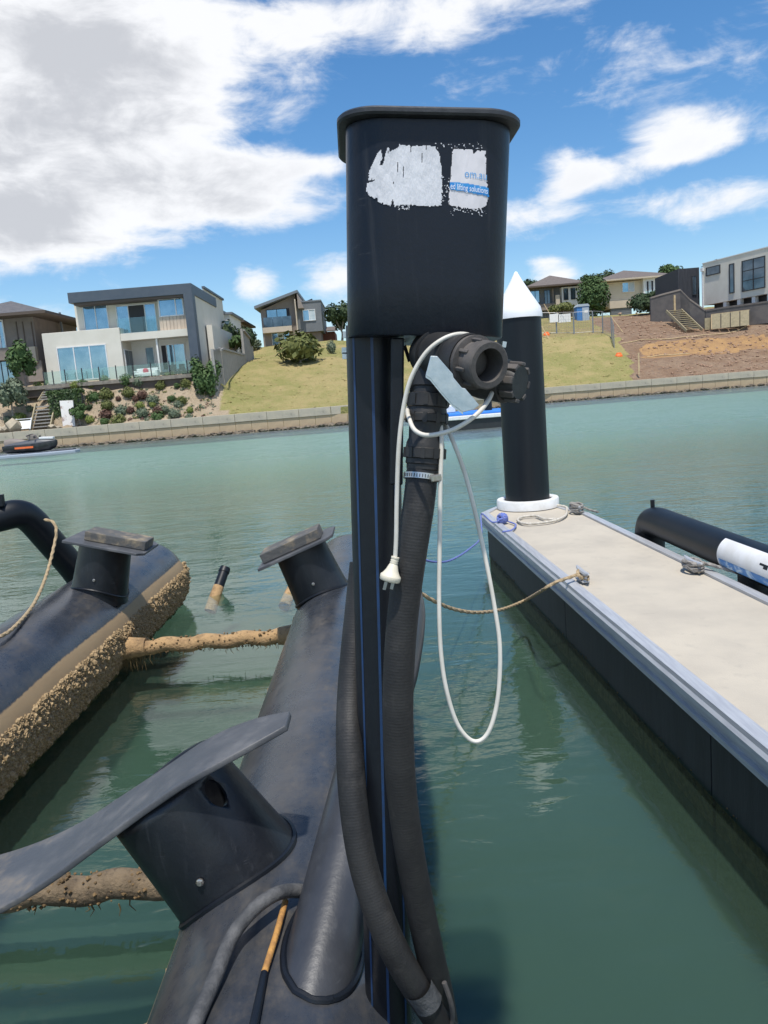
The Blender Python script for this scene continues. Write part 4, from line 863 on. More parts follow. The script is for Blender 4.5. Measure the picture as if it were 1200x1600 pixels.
tree('yard_bush', 'light green bush below the grey hip-roof house', P(875, 492, 116), 1.9, 4.0, 'leaf_olive', .1, 4, .24, 800, 13, 'bush')
# ivy-covered wall with white stone panel, timber stairs, boulders and lounger below the white house
cz4 = crop(0, 560, 8.571)
a, b = P(*cz4(650, 445), 63.2), P(*cz4(1110, 940), 62.6); zb = P(*cz4(760, 930), 62.6).z
t = thing('ivy_wall', 'garden wall covered in dark green ivy below the deck', 'wall', (a.x, 63, zb))
zi = P(*cz4(860, 430), 63).z
MB().box(a.x, b.x, 63.0, 63.5, zb-.5, zi-.15).build('wall', 'grey_render', t)
iv = MB(); rs = random.Random(5)
for _ in range(2600):
    p = Vector((rs.uniform(a.x-.05, b.x+.05), 62.98-rs.random()*.12, rs.uniform(zb-.1, zi))); 
    if rs.random() < .35: p = Vector((rs.uniform(a.x-.1, b.x+.15), rs.uniform(62.85, 63.7), zi-.2+rs.random()*.25))
    v1 = Vector((rs.uniform(-1, 1), rs.uniform(-.5, .5), rs.uniform(-1, 1))).normalized()*.11; v2 = Vector((rs.uniform(-1, 1), rs.uniform(-1, .2), rs.uniform(-1, 1))).normalized()*.08
    iv.add([p-v1, p-v2, p+v1, p+v2], [(0, 1, 2, 3)])
tag(iv.build('ivy', 'leaf_dark', t), kind='stuff'); bpy.data.objects['ivy'].data.materials[0] = mat('ivy_leaf', (.035, .065, .02), .6, (.07, .11, .03), 2)
rx = rect(cz4, 800, 562, 1010, 948, 62.7); tag(MB().prism([P(*cz4(797, 568), 62.7), P(*cz4(975, 560), 62.7), P(*cz4(1010, 935), 62.4), P(*cz4(848, 948), 62.4)], (0, .12, 0)).build('stone_slab', 'white_stone'), 'white stained stone slab leaning on the ivy-covered wall', 'slab')
s1, s0 = P(*cz4(560, 960), 62.2), P(*cz4(778, 330), 65.0)
t = thing('garden_stairs', 'grey timber garden stairs from the quay wall up to the deck', 'stairs', s1)
mid1, mid0 = P(*cz4(610, 620), 63.7), P(*cz4(650, 560), 64.0)
for i in range(8):
    c = s1.lerp(mid1+Vector((.1, 0, 0)), i/7.5); MB().box(c.x-.82, c.x+.72, c.y-.16, c.y+.16, c.z-.04, c.z+.05).build('tread', 'fence_timber', t)
for i in range(7):
    c = mid0.lerp(s0, (i+.5)/7); MB().box(c.x-.75, c.x+.75, c.y-.16, c.y+.16, c.z-.04, c.z+.05).build('tread', 'fence_timber', t)
for sx in (-.85, .77): MB().bar(s1+Vector((sx, -.2, 0)), mid1+Vector((sx+.1, 0, .1)), .1, .3).build('stringer', 'pine_old', t)
for sx in (-.8, .8): MB().bar(mid0+Vector((sx, 0, 0)), s0+Vector((sx, .2, 0)), .08, .25).build('stringer', 'pine_old', t)
tree('slab_shrub', 'dense dark shrub in front of the white stone slab', P(*cz4(1085, 925), 62.2), 1.9, 1.3, 'leaf_green', .6, 4, .13, 900, 14, 'shrub')
for k, (x, y, s) in enumerate(((95, 985, .55), (190, 975, .75), (330, 905, .0), (20, 990, .5), (790, 945, .32), (705, 940, .42))):
    if not s: continue
    q = P(*cz4(x, y), 61.9); mb = MB(); rock(mb, q+Vector((0, 0, s*.25)), (s*1.05, s*.8, s*.75 if k != 1 else s*1.2), k+40)
    tag(mb.build('boulder', 'boulder', smooth=False), ['flat tan boulder on the quay wall near the jet ski', 'tall tan boulder left of the white lounger', '', 'tan boulder at the very left edge of the quay wall', 'small boulder by the foot of the ivy wall', 'grey block of stone right of the garden stairs'][k], 'boulder')
q = P(*cz4(310, 965), 61.8); t = thing('lounger', 'small white folding lounger on the quay wall by the stairs', 'lounger', q)
MB().obox(q+Vector((-.62, .05, .1)), (1.2, 0, 0), (0, .45, .62), (0, -.04, .03)).build('sling', 'frame_white', t)
for sx in (-.66, .56): MB().bar(q+Vector((sx, 0, .05)), q+Vector((sx, .55, .95)), .06).build('side_rail', 'frame_white', t)
MB().bar(q+Vector((-.66, .55, .9)), q+Vector((.6, .55, .9)), .06).build('head_bar', 'frame_white', t)
for sx in (-.6, .5): MB().box(q.x+sx-.03, q.x+sx+.03, q.y-.02, q.y+.04, q.z-.25, q.z+.08).build('leg', 'frame_dark', t)
# ================================================================== JET SKI AND FAR DOCKS
w0 = PZ(120, 706, 0); jd = w0.y                               # grey drive-on dock at the left edge
t = thing('drive_on_dock', 'low grey plastic drive-on dock under the jet ski', 'dock', (w0.x-3, jd, 0))
MB().prism([(w0.x-7, jd-.9, -.1), (w0.x-1.4, jd-.9, -.1), (w0.x, jd-.2, -.1), (w0.x, jd+.7, -.1), (w0.x-1.4, jd+.9, -.1), (w0.x-7, jd+.9, -.1)], (0, 0, .27)).build('float', 'dry_dock_grey', t, bevel=.06)
MB().prism([(w0.x-1.5, jd-.5, .172), (w0.x-.15, jd-.1, .172), (w0.x-.15, jd+.4, .172), (w0.x-1.5, jd+.6, .172)], (0, 0, .1)).build('bow_stop', 'ski_grey', t, bevel=.04)
for i in range(6): MB().box(w0.x-6.8+i*.9, w0.x-6.1+i*.9, jd-.8, jd-.55, .172, .2).build('tread_pad', 'ski_grey', t)
x1 = w0.x-1.15; y0 = jd-.05; t = thing('jet_ski', 'black jet ski with orange stripe parked on the grey dock', 'jet ski', (x1-1.7, y0, .2))
def sect(xs_):                                                # hull loft: x, half width, keel z, gunwale z
    mb = MB(); n = 7; vs = []
    for x, w, zk, zg in xs_:
        for (a, b) in ((-.95, 1.), (-1., .72), (-.8, .28), (0, 0), (.8, .28), (1., .72), (.95, 1.)): vs.append((x1+x, y0+a*w, zk+(zg-zk)*b))
    m = len(xs_); fs = [(i*n+k, i*n+k+1, (i+1)*n+k+1, (i+1)*n+k) for i in range(m-1) for k in range(n-1)] + [(i*n+n-1, i*n, (i+1)*n, (i+1)*n+n-1) for i in range(m-1)]
    fs += [list(range(n)), list(range((m-1)*n, m*n))[::-1]]; return mb.add(vs, fs)
hl = sect([(-3.4, .52, .24, .74), (-2.4, .58, .2, .76), (-1.2, .58, .2, .78), (-.5, .46, .26, .84), (-.12, .22, .42, .88), (0, .05, .62, .9)]).build('hull', 'ski_black', t, smooth=True, sharp=50)
MB().box(x1-2.55, x1-1.35, y0-.605, y0-.585, .5, .62).build('stripe', 'ski_orange', hl)
def lump(prof):
    mb = MB(); vs = []; n = 9
    for x, w, z0_, z1_ in prof:
        for k in range(n): a = math.pi*k/(n-1); vs.append((x1+x, y0-w*math.cos(a), z0_+(z1_-z0_)*math.sin(a)))
    m = len(prof); return mb.add(vs, [(i*n+k, (i+1)*n+k, (i+1)*n+k+1, i*n+k+1) for i in range(m-1) for k in range(n-1)] + [list(range(n))[::-1], list(range((m-1)*n, m*n))])
lump([(-3.3, .4, .74, .82), (-2.6, .44, .76, .95), (-1.5, .46, .77, 1.05), (-.9, .40, .8, 1.08), (-.4, .28, .84, .98), (-.1, .1, .87, .93)]).build('bonnet', 'ski_grey', t, smooth=True)
MB().prism([(x1-1.05, y0-.32, 1.02), (x1-.2, y0-.16, .97), (x1-.2, y0+.16, .97), (x1-1.05, y0+.32, 1.02)], (.02, 0, .14)).build('nose_panel', 'ski_white', t, bevel=.03)
lump([(-3.4, .2, .8, 1.12), (-2.9, .24, .82, 1.2), (-2.2, .22, .85, 1.08), (-1.9, .16, .85, .98)]).build('seat', 'ski_tan', t, smooth=True)
MB().prism([(x1-1.75, y0-.26, 1.0), (x1-1.25, y0-.22, 1.0), (x1-1.25, y0+.22, 1.0), (x1-1.75, y0+.26, 1.0)], (-.15, 0, .35)).build('cowl', 'ski_tan', t, bevel=.05)
MB().tube(spline([(x1-1.75, y0-.48, 1.28), (x1-1.6, y0-.2, 1.36), (x1-1.6, y0+.2, 1.36), (x1-1.75, y0+.48, 1.28)], 4), .03, 6).build('handlebar', 'ski_black', t)
for s_ in (-1, 1): MB().box(x1-1.3, x1-1.22, y0+s_*.42-.1, y0+s_*.42+.1, 1.1, 1.25).build('mirror', 'ski_black', t, bevel=.02)
w0 = PZ(738, 671, 0)                                          # blue-topped dock in the gap beside the valve
t = thing('blue_dock', 'small floating dock with blue deck and white edge beyond the valve', 'dock', (w0.x, w0.y, 0))
xa, xb, ya, yb = w0.x-2.2, w0.x+3.4, w0.y, w0.y+4
MB().box(xa+.1, xb-.1, ya+.1, yb, -.4, .52).build('float', 'float_black', t)
MB().box(xa, xb, ya, yb, .524, .72).build('edge_beam', 'white_plastic', t, bevel=.03)
MB().box(xa+.25, xb-.25, ya+.3, yb-.2, .724, .86).build('blue_deck', 'blue_deck', t, bevel=.03)
MB().box(xa+.4, xa+1.6, ya+1.8, yb-.3, .864, 1.25).build('dock_box', 'white_plastic', t, bevel=.05)
MB().tube([(xa+.15, ya-.05, .7), (xa+.15, ya-.05, .1)], .12, 8).build('fender', 'cone_white', t)
q = P(764, 655, w0.y+1.4); tag(MB().tube([(q.x, q.y, -.6), (q.x, q.y, 3.1)], .2, 14).build('mooring_pile', 'pile_black', smooth=True), 'thin black mooring pile through the blue-topped dock', 'pile')
# ================================================================== CONCRETE FLOATING DOCK
ZD = .52
l0, l1 = PZ(752, 802, ZD), PZ(1200, 1175, ZD); dv = (l0-l1); dv.z = 0; dv.normalize(); dn = Vector((dv.y, -dv.x, 0))   # along (away), across (right)
rw_ = (PZ(1060, 868, ZD)-l0).dot(dn); fl = (PZ(916, 802, ZD)-l0).dot(dv); far = (PZ(850, 786, ZD)-l0).dot(dv)
def dk(a, b, z=0): return l0 + dv*a + dn*b + Vector((0, 0, z))
NEAR = -(l0.y + 1.5)
dock = thing('floating_dock', 'long concrete floating dock with aluminium edges and black floats', 'dock', dk(NEAR/2, rw_/2, -ZD))
outl = [(NEAR, 0), (NEAR, rw_), (fl, rw_), (far-.02, rw_*.80), (far, rw_*.22), (.0, 0)]
e = .085
inn = [(NEAR, e), (NEAR, rw_-e), (fl-.05, rw_-e), (far-.10, rw_*.77), (far-e, rw_*.24), (-.05, e)]
mb = MB(); n = 60
mb.prism([dk(a, b, -.1) for a, b in inn], (0, 0, .092)).build('concrete_deck', 'concrete_deck', dock)
prof = [(0, .012), (e-.004, .012), (e-.004, -.10), (.03, -.10), (.03, -.17), (.012, -.17), (.012, -.145), (-.012, -.145), (-.012, -.118), (.008, -.112), (.008, -.072), (-.016, -.066), (-.016, -.03), (-.004, -.012)]
edges = [((NEAR, 0), (0, 0), (0, 1)), ((NEAR, rw_), (fl, rw_), (0, -1))]
for (a0, b0), (a1, b1), (_, sg) in edges:
    mb = MB(); k = len(prof); nseg = 1
    vs = [dk(aa, bb + sg*o_, z_) for aa, bb in ((a0, b0), (a1, b1)) for o_, z_ in prof]
    fs = [(i, (i+1) % k, k+(i+1) % k, k+i) for i in range(k)] + [list(range(k)), list(range(2*k-1, k-1, -1))]
    if sg > 0: fs = [f_[::-1] for f_ in fs]
    mb.add(vs, fs); mb.build('edge_beam', 'aluminium', dock)
for (p_, q_) in ((outl[2], outl[3]), (outl[3], outl[4]), (outl[4], outl[5])):
    ip, iq = [inn[outl.index(z)] for z in (p_, q_)]
    MB().prism([dk(*p_, -.15), dk(*q_, -.15), dk(*iq, -.15), dk(*ip, -.15)], (0, 0, .162)).build('edge_beam', 'aluminium', dock, bevel=.01)
fo_ = [(NEAR, .05), (NEAR, rw_-.05), (fl-.05, rw_-.05), (far-.16, rw_*.76), (far-.14, rw_*.26), (-.1, .05)]
fz = [NEAR + (fl-.3-NEAR)*i/4 for i in range(5)]
for i in range(4):
    a0, a1 = fz[i]+.006, fz[i+1]-.006
    pl_ = [(a0, .05), (a0, rw_-.05), (a1, rw_-.05), (a1, .05)] if i < 3 else [(a0, .05), (a0, rw_-.05), (fl-.05, rw_-.05), (far-.16, rw_*.76), (far-.14, rw_*.26), (-.1, .05)]
    MB().prism([dk(a, b, -ZD-.02) for a, b in pl_], (0, 0, ZD-.16)).build('float', 'float_black', dock)
    MB().prism([dk(a, b, -ZD-.60) for a, b in [(x+(.01 if k_ in (0, 1) else -.01), y+(.012 if y < rw_/2 else -.012)) for k_, (x, y) in enumerate(pl_)]], (0, 0, .578)).build('fouled_float_base', 'fouling', dock)
# thin crust at the waterline
mb = MB(); L_ = 0
for k in range(260):
    a = NEAR + rnd(0, 1)*(-NEAR-.1); s = rnd(.003, .009); rock(mb, dk(a, .05-rnd(0, .004), -ZD+rnd(-.06, .012)), (s, s, s), k)
tag(mb.build('waterline_crust', 'fouling', dock), kind='stuff')
# pile collar, cleats
pc = PZ(824, 793, ZD); pile_c = Vector((pc.x+.02, pc.y+.06, 0))
RP = 35*(pile_c.y)/F*1.01
MB().lathe((pile_c.x, pile_c.y, ZD+.002), (0, 0, 1), [(0, RP*1.05), (.10, RP*1.05), (.115, RP*1.10), (.115, RP*1.34), (.10, RP*1.37), (0, RP*1.37), (0, RP*1.05)], 40, False, False).build('pile_collar', 'white_plastic', dock, smooth=True)
MB().lathe((pile_c.x, pile_c.y, ZD+.002), (0, 0, 1), [(0, RP*.99), (.06, RP*1.0), (.06, RP*1.045), (0, RP*1.045)], 32, False, False).build('seal_ring', 'pink_seal', dock, smooth=True)
def cleat(p, ang):
    d_ = Vector((math.cos(ang), math.sin(ang), 0)); p = Vector(p); mb = MB()
    for s_ in (-.05, .05): mb.tube([p+d_*s_, p+d_*s_+Vector((0, 0, .06))], [.022, .016], 8)
    mb.tube(spline([p-d_*.15+Vector((0, 0, .085)), p-d_*.07+Vector((0, 0, .068)), p+d_*.07+Vector((0, 0, .068)), p+d_*.15+Vector((0, 0, .085))], 4), [.008, .013, .017, .019, .02, .02, .02, .02, .02, .019, .017, .013, .008], 8)
    mb.obox(p-d_*.08-Vector((d_.y*-.03, d_.x*.03, 0)), d_*.16, Vector((-d_.y*.06, d_.x*.06, 0)), Vector((0, 0, .008)))
    return mb.build('cleat', 'aluminium', dock, smooth=True)
ca = math.atan2(dv.y, dv.x)
k1, k2, k3 = PZ(911, 909, ZD), PZ(1083, 893, ZD), PZ(901, 802, ZD)
for q in (k1, k2, k3): cleat(q+Vector((0, 0, .012)), ca)
# mooring pile with white cone
pt = P(810, 498, pile_c.y); zc_ = pt.z
tp = thing('mooring_pile', 'thick black mooring pile with white conical cap at the dock end', 'pile', (pile_c.x, pile_c.y, 0))
MB().tube([(pile_c.x, pile_c.y, -1.0), (pile_c.x, pile_c.y, zc_)], RP*.97, 40).build('pipe', 'pile_black', tp, smooth=True)
zt_ = P(802, 424, pile_c.y).z; hc = zt_-zc_
MB().lathe((pile_c.x, pile_c.y, zc_-.004), (0, 0, 1), [(0, RP*.9), (0, RP*1.03), (.05, RP*1.03), (hc*.22, RP*.97), (hc*.5, RP*.62), (hc*.8, RP*.26), (hc*.93, RP*.12), (hc*.985, RP*.06), (hc, .004)], 40, False, True).build('cap', 'cone_white', tp, smooth=True, sharp=60)
# ropes on the dock
def rope(name, label, pts, r, m, n=8, step=.012, pitch=None, extra=None, cat='rope'):
    q = resample(spline(pts, n), step)
    mb = MB().tube(q, r, 9, lobes=3, lamp=.2, pitch=pitch or r*7)
    if extra: extra(mb)
    return tag(mb.build(name, m, smooth=True, sharp=70), label, cat)
zr = ZD+.022
pts = [k1+Vector((.03, .02, .06)), k1+Vector((-.06, -.01, .06)), PZ(868, 910, ZD+.06), PZ(846, 923, ZD-.02)]
tail = [P(820, 938, 6.7), P(785, 952, 6.1), P(745, 957, 5.6), P(710, 952, 5.3), P(680, 940, 5.0), P(655, 925, 4.85), P(630, 905, 4.75)]
def wrapx(c, r, nturn, hz):
    out = []
    for k in range(nturn*10+1):
        a = 2*math.pi*k/10; out.append(Vector(c)+dv*(r*1.5*math.cos(a))+dn*(r*math.sin(a))+Vector((0, 0, hz*k/(nturn*10)))+Vector((0, 0, .012*math.sin(a*1.7))))
    return out
rope('mooring_rope', 'tan twisted mooring rope from the near cleat to the lift', wrapx(k1+Vector((0, 0, .03)), .038, 2, .04)+pts[1:]+tail, .0125, 'rope_tan', 6, .008, .10)
ex = wrapx(k2+Vector((0, 0, .03)), .066, 4, .055)
rope('cleat_rope', 'grey rope wound round the cleat beside the black guide rail', ex+[k2+Vector((.12, -.08, .06)), k2+Vector((.26, -.34, .03)), dk(*(lambda v: (v.dot(dv), v.dot(dn)))(k2+Vector((.3, -.3, 0))-l0), -.03)+dn*.12, dk(-4.4, rw_+.25, -.2)], .0135, 'rope_grey', 5, .009)
rope('cleat_rope', 'grey rope heaped on the cleat beside the pile collar', wrapx(k3+Vector((0, 0, .03)), .07, 4, .09)+[k3+Vector((.14, -.05, .04)), k3+Vector((.2, -.2, .03))], .012, 'rope_grey', 5, .012)
lp = [PZ(x, y, zr) for x, y in ((868, 789), (884, 792), (886, 797), (883, 806), (868, 813), (845, 817), (820, 818), (809, 813), (815, 808), (830, 806), (838, 806), (852, 811), (870, 811))]
rope('looped_rope', 'cream rope lying in a loop in front of the pile collar', lp, .0145, 'rope_white', 6, .02)
kq = PZ(785, 810, ZD+.06)
tk = thing('blue_rope', 'thin blue and purple rope with round knot at the dock corner', 'rope', kq)
kn = MB()
for k in range(7):
    a = k*.9; ax = Vector((math.cos(a), math.sin(a*1.7), math.sin(a))).normalized(); u_ = ax.orthogonal().normalized(); v_ = ax.cross(u_)
    kn.tube([kq+(u_*math.cos(q*.5236)+v_*math.sin(q*.5236))*.052 for q in range(13)], .019, 6, cap=False)
kn.build('knot', 'rope_blue', tk, smooth=True)
MB().tube(resample(spline([kq, PZ(795, 815, ZD+.02), PZ(806, 820, ZD+.02), PZ(800, 828, ZD+.02), PZ(785, 831, ZD+.02)], 6), .02), .010, 6).build('tail', 'rope_blue', tk, smooth=True)
MB().tube(resample(spline([kq, PZ(770, 816, ZD+.03), l0-dn*.03-dv*.18+Vector((0, 0, .02)), P(752, 838, 8.8), P(733, 858, 7.6), P(705, 875, 6.4), P(680, 878, 5.6), P(655, 872, 5.0), P(630, 860, 4.6)], 8), .02), .009, 6).build('line', 'rope_blue', tk, smooth=True)
# ================================================================== GUIDE RAIL BEYOND THE DOCK
ZG = .66; g0 = PZ(1016, 812, ZG); RG = .145
def gr(a, z=0.0): return g0 + dv*a + Vector((0, 0, z))
t = thing('guide_rail', 'black pipe guide rail with white and blue label beyond the dock', 'guide rail', (g0.x, g0.y, 0))
pr = MB().tube(spline([gr(.03, -.75), gr(.03, -.3), gr(.0, -.08), gr(-.14, .0), gr(-.6, .005), gr(-1.6), gr(-3.2), gr(-6.5)], 10), RG, 28).build('rail_pipe', 'pile_black', t, smooth=True)
for a in (-1.95, -5.2): MB().tube([gr(a, -.85), gr(a, -.05)], .11, 20).build('support_leg', 'pile_black', t, smooth=True)
MB().tube([gr(-.07, .1), gr(-.07, .21)], .022, 8).build('vent_stub', 'hdpe', t)
MB().lathe(gr(.035, -.70), (0, 0, 1), [(0, RG*1.15), (.1, RG*1.15), (.12, RG*1.02)], 24).build('weld_collar', 'pile_black', t, smooth=True)
# printed label wrapped round the rail
a_l = None
for k in range(200):
    if px_of(gr(-k*.02))[0] > 1148: a_l = -k*.02; break
sx_ = dn; 
def shell(name, m, a0, a1, th0, th1, off, par, n=14, holes=None):
    mb = MB(); na = 40; vs = [gr(a0+(a1-a0)*i/na) + (-sx_*math.cos(th0+(th1-th0)*j/n) + Vector((0, 0, 1))*math.sin(th0+(th1-th0)*j/n))*(RG+off) for i in range(na+1) for j in range(n+1)]
    fs = [(i*(n+1)+j, i*(n+1)+j+1, (i+1)*(n+1)+j+1, (i+1)*(n+1)+j) for i in range(na) for j in range(n) if not (holes and holes(i/na, j/n))]
    return mb.add(vs, fs).build(name, m, par, smooth=True)
hl_ = lambda u_, v_: (abs(v_-.5-.1*math.sin(u_*9)) < .05 and .25 < u_ < .95 and mnoise.noise((u_*30, v_*6, 1)) > -.25)
lb = shell('label', 'white_plastic', a_l, a_l-2.2, -.55, 1.05, .003, t, holes=hl_)
mat('label_blue', (.05, .20, .48), .5, (.45, .58, .70), 9, .45, .6, dist=1.0)
shell('label_band', 'label_blue', a_l-.03, a_l-2.2, -.55, -.12, .006, lb, n=6)
# submerged float under this rail
q = gr(-3.2); tag(MB().tube([gr(.9, -.78), gr(-6.5, -.78)], .34, 24).build('submerged_float', 'fouling', smooth=True), 'brown fouled float just under the water beyond the dock', 'float')
# ================================================================== LIFT TANKS
TZ = .30
def tank(name, label, X, r_, y0, y1, side):
    t = thing(name, label, 'tank', (X, (y0+y1)/2, 0)); ns, nl = 72, 90; vs = []; band = []; top = []
    ends = [(y0, .0), (y0, .93), (y0+.03, 1.0)] + [(y0+.03+(y1-y0-.1)*i/nl, 1.0) for i in range(1, nl)] + [(y1-.07, 1.0), (y1-.02, .95), (y1, .86), (y1, .0)]
    for y, k in ends:
        for j in range(ns):
            a = 2*math.pi*j/ns; vs.append((X+math.cos(a)*r_*k, y, TZ+math.sin(a)*r_*k))
            ang = math.degrees(a); ang = ang-360 if ang > 180 else ang           # 0 = +X, 90 = up
            if side < 0: ang = 180-ang; ang = ang-360 if ang > 180 else ang
            wob = 3*mnoise.noise((y*.9, 2.1*side, 0))
            b_ = 1.0 if ang < 23+wob and ang > -100 else max(0, 1-(ang-23-wob)/7) if 23+wob <= ang < 38 else 0
            b2 = ang+180+360*0
            if ang > 190 or ang < -100: b_ = 1.0
            if ang > 160: b_ = max(0, (ang-150)/20)
            band.append(b_); top.append(max(0.0, math.sin(a))**.6)
    m = len(ends); mb = MB(); mb.add(vs, [(i*ns+j, i*ns+(j+1) % ns, (i+1)*ns+(j+1) % ns, (i+1)*ns+j) for i in range(m-1) for j in range(ns)])
    mb.f = [f_[::-1] for f_ in mb.f]; mb.at = {'band': band, 'top': top}
    mb.build('tank_body', 'tank', t, smooth=True, sharp=50); return t
X1, R1, X2, R2 = -2.64, .43, -.385, .405
t1 = tank('left_tank', 'left black lift tank with barnacle-crusted inner side', X1, R1, .6, 8.3, 1)
t1.name = 'lift_tank'; ORG[t1.name] = Vector((X1, (.6+8.3)/2, 0))
t2 = tank('lift_tank', 'near black lift tank carrying the upright control post', X2, R2, .35, 7.9, -1)
def barn(X, r_, y0, y1, a0, a1, n, par, smin, smax, side=1):
    mb = MB(); rs = random.Random(11)
    for k in range(n):
        y = rs.uniform(y0, y1); a = R(a1 + (a0-a1)*rs.random()**.85) ; s = rs.uniform(smin, smax)*(1 if rs.random() < .9 else 1.5)
        # ragged upper border
        if mnoise.noise((y*3.1, a*2, 5)) < -.32 and rs.random() < .7: continue
        nrm = Vector((side*math.cos(a), 0, math.sin(a))); c = Vector((X, y, TZ)) + nrm*(r_-.004); u_ = Vector((0, 1, 0)); nn = (nrm+Vector((rs.uniform(-.4, .4), rs.uniform(-.4, .4), rs.uniform(-.4, .4)))).normalized()
        u_ = nn.orthogonal().normalized(); v_ = nn.cross(u_); h_ = s*rs.uniform(.7, 1.3)
        seg = 6; ph = rs.random(); ring = lambda q, h2: [c + nn*h2 + (u_*math.cos(6.283*(i+ph)/seg) + v_*math.sin(6.283*(i+ph)/seg))*q*rs.uniform(.85, 1.15) for i in range(seg)]
        vs = ring(s, 0) + ring(s*.5, h_) + [c + nn*h_*.45]
        fs = [(i, (i+1) % seg, seg+(i+1) % seg, seg+i) for i in range(seg)] + [(seg+i, seg+(i+1) % seg, 2*seg) for i in range(seg)]
        mb.add(vs, fs)
    return tag(mb.build('barnacles', 'barnacle', par), kind='stuff')
barn(X1, R1, 1.6, 8.28, 13, -62, 13000, t1, .009, .022)
barn(X2, R2, 1.2, 7.8, 8, -55, 2500, t2, .010, .022, -1)
# barnacles on the far end cap rim
for tt, X, r_, sd in ((t1, X1, R1, 1),):
    mb = MB()
    for k in range(500):
        a = R(rnd(-80, 20)); s = rnd(.012, .028); c = Vector((X+math.cos(a)*r_*rnd(.92, 1.02), 8.3+rnd(-.06, .03), TZ+math.sin(a)*r_)); rock(mb, c, (s, s, s), k)
    tag(mb.build('crust', 'barnacle', tt), kind='stuff')
# cross tubes between the tanks
def crosstube(label, y, z, fouled, hang):
    t = thing('cross_tube', label, 'tube', ((X1+X2)/2, y, z-.07)); n = 60; xa, xb = X1+R1*.86, X2-R2*.86; pts = [Vector((xa+(xb-xa)*i/n, y+.004*math.sin(i), z+.012*math.sin(i*.5))) for i in range(n+1)]
    rr = [.060*(1+.045*mnoise.noise((i*.4, y, 0))+.03*mnoise.noise((i*1.3, y, 7))) for i in range(n+1)]
    MB().tube(pts, rr, 18).build('pipe', fouled, t, smooth=True)
    for q, sx in ((xa, 1), (xb, -1)): MB().tube([Vector((q-sx*.05, y, z)), Vector((q+sx*.03, y, z)), Vector((q+sx*.12, y, z)), Vector((q+sx*.22, y, z))], [.12, .10, .085, .072], 16).build('socket', fouled, t, smooth=True)
    mb = MB(); rs = random.Random(int(y*10))
    for k in range(hang):
        x = rs.choice([xa+abs(rs.gauss(.03, .09)), rs.uniform(xa, xb)]) if k % 3 else xa+abs(rs.gauss(.05, .08)); l_ = rs.uniform(.02, .15 if x < xa+.3 else .06); p_ = Vector((x, y+rs.uniform(-.06, .05), z-.05))
        mb.tube([p_, p_+Vector((rs.uniform(-.01, .01), 0, -l_*.5)), p_+Vector((rs.uniform(-.02, .02), 0, -l_))], [.004, .003, .001], 4)
    tag(mb.build('hanging_weed', 'weed', t), kind='stuff')
    mb = MB()
    for k in range(320):
        x = rs.uniform(xa, xb); a = rs.uniform(0, 6.28); s = rs.uniform(.005, .013); rock(mb, Vector((x, y+math.cos(a)*.06, z+math.sin(a)*.06)), (s, s, s), k)
    tag(mb.build('crust', 'fouling', t), kind='stuff')
crosstube('tan fouled cross tube joining the tanks behind the near saddle', 6.15, .20, 'fouled_pipe', 170)
crosstube('dark fouled cross tube under the near saddle plate', 2.95, .17, 'fouled_dark', 90)
# end bracket of the near tube
q = Vector((X2-R2*.86, 2.86, .2)); tag(MB().obox(q+Vector((-.03, 0, -.16)), (.09, 0, .02), (0, .02, 0), (.03, 0, .26)).build('bracket_plate', 'hdpe_worn', t2, bevel=.004), None)
# submerged struts beyond the tanks
def strut(label, a, b, c_):
    t = thing('submerged_pipe', label, 'pipe', (a.x, a.y, -.2)); mid = a.lerp(b, .38)
    MB().tube([a, a.lerp(mid, .5), mid], .058, 18).build('clean_end', 'pile_black', t, smooth=True)
    MB().tube([mid, mid.lerp(b, .5), b], [.060, .066, .066], 18).build('fouled_end', 'fouled_pipe', t, smooth=True)
    MB().tube([a+(a-b).normalized()*-.01, a+(a-b).normalized()*.05], [.066, .060], 18).build('end_cap', 'pile_black', t, smooth=True)
    if c_: MB().tube([b, c_], .06, 14).build('cross_pipe', 'fouled_pipe', t, smooth=True)
strut('capped pipe end rising from the water beyond the tanks', PZ(350, 893, .22), PZ(328, 955, -.16), None)
strut('fouled pipe just under water behind the far saddle', PZ(466, 900, .10), PZ(444, 948, -.12), None)
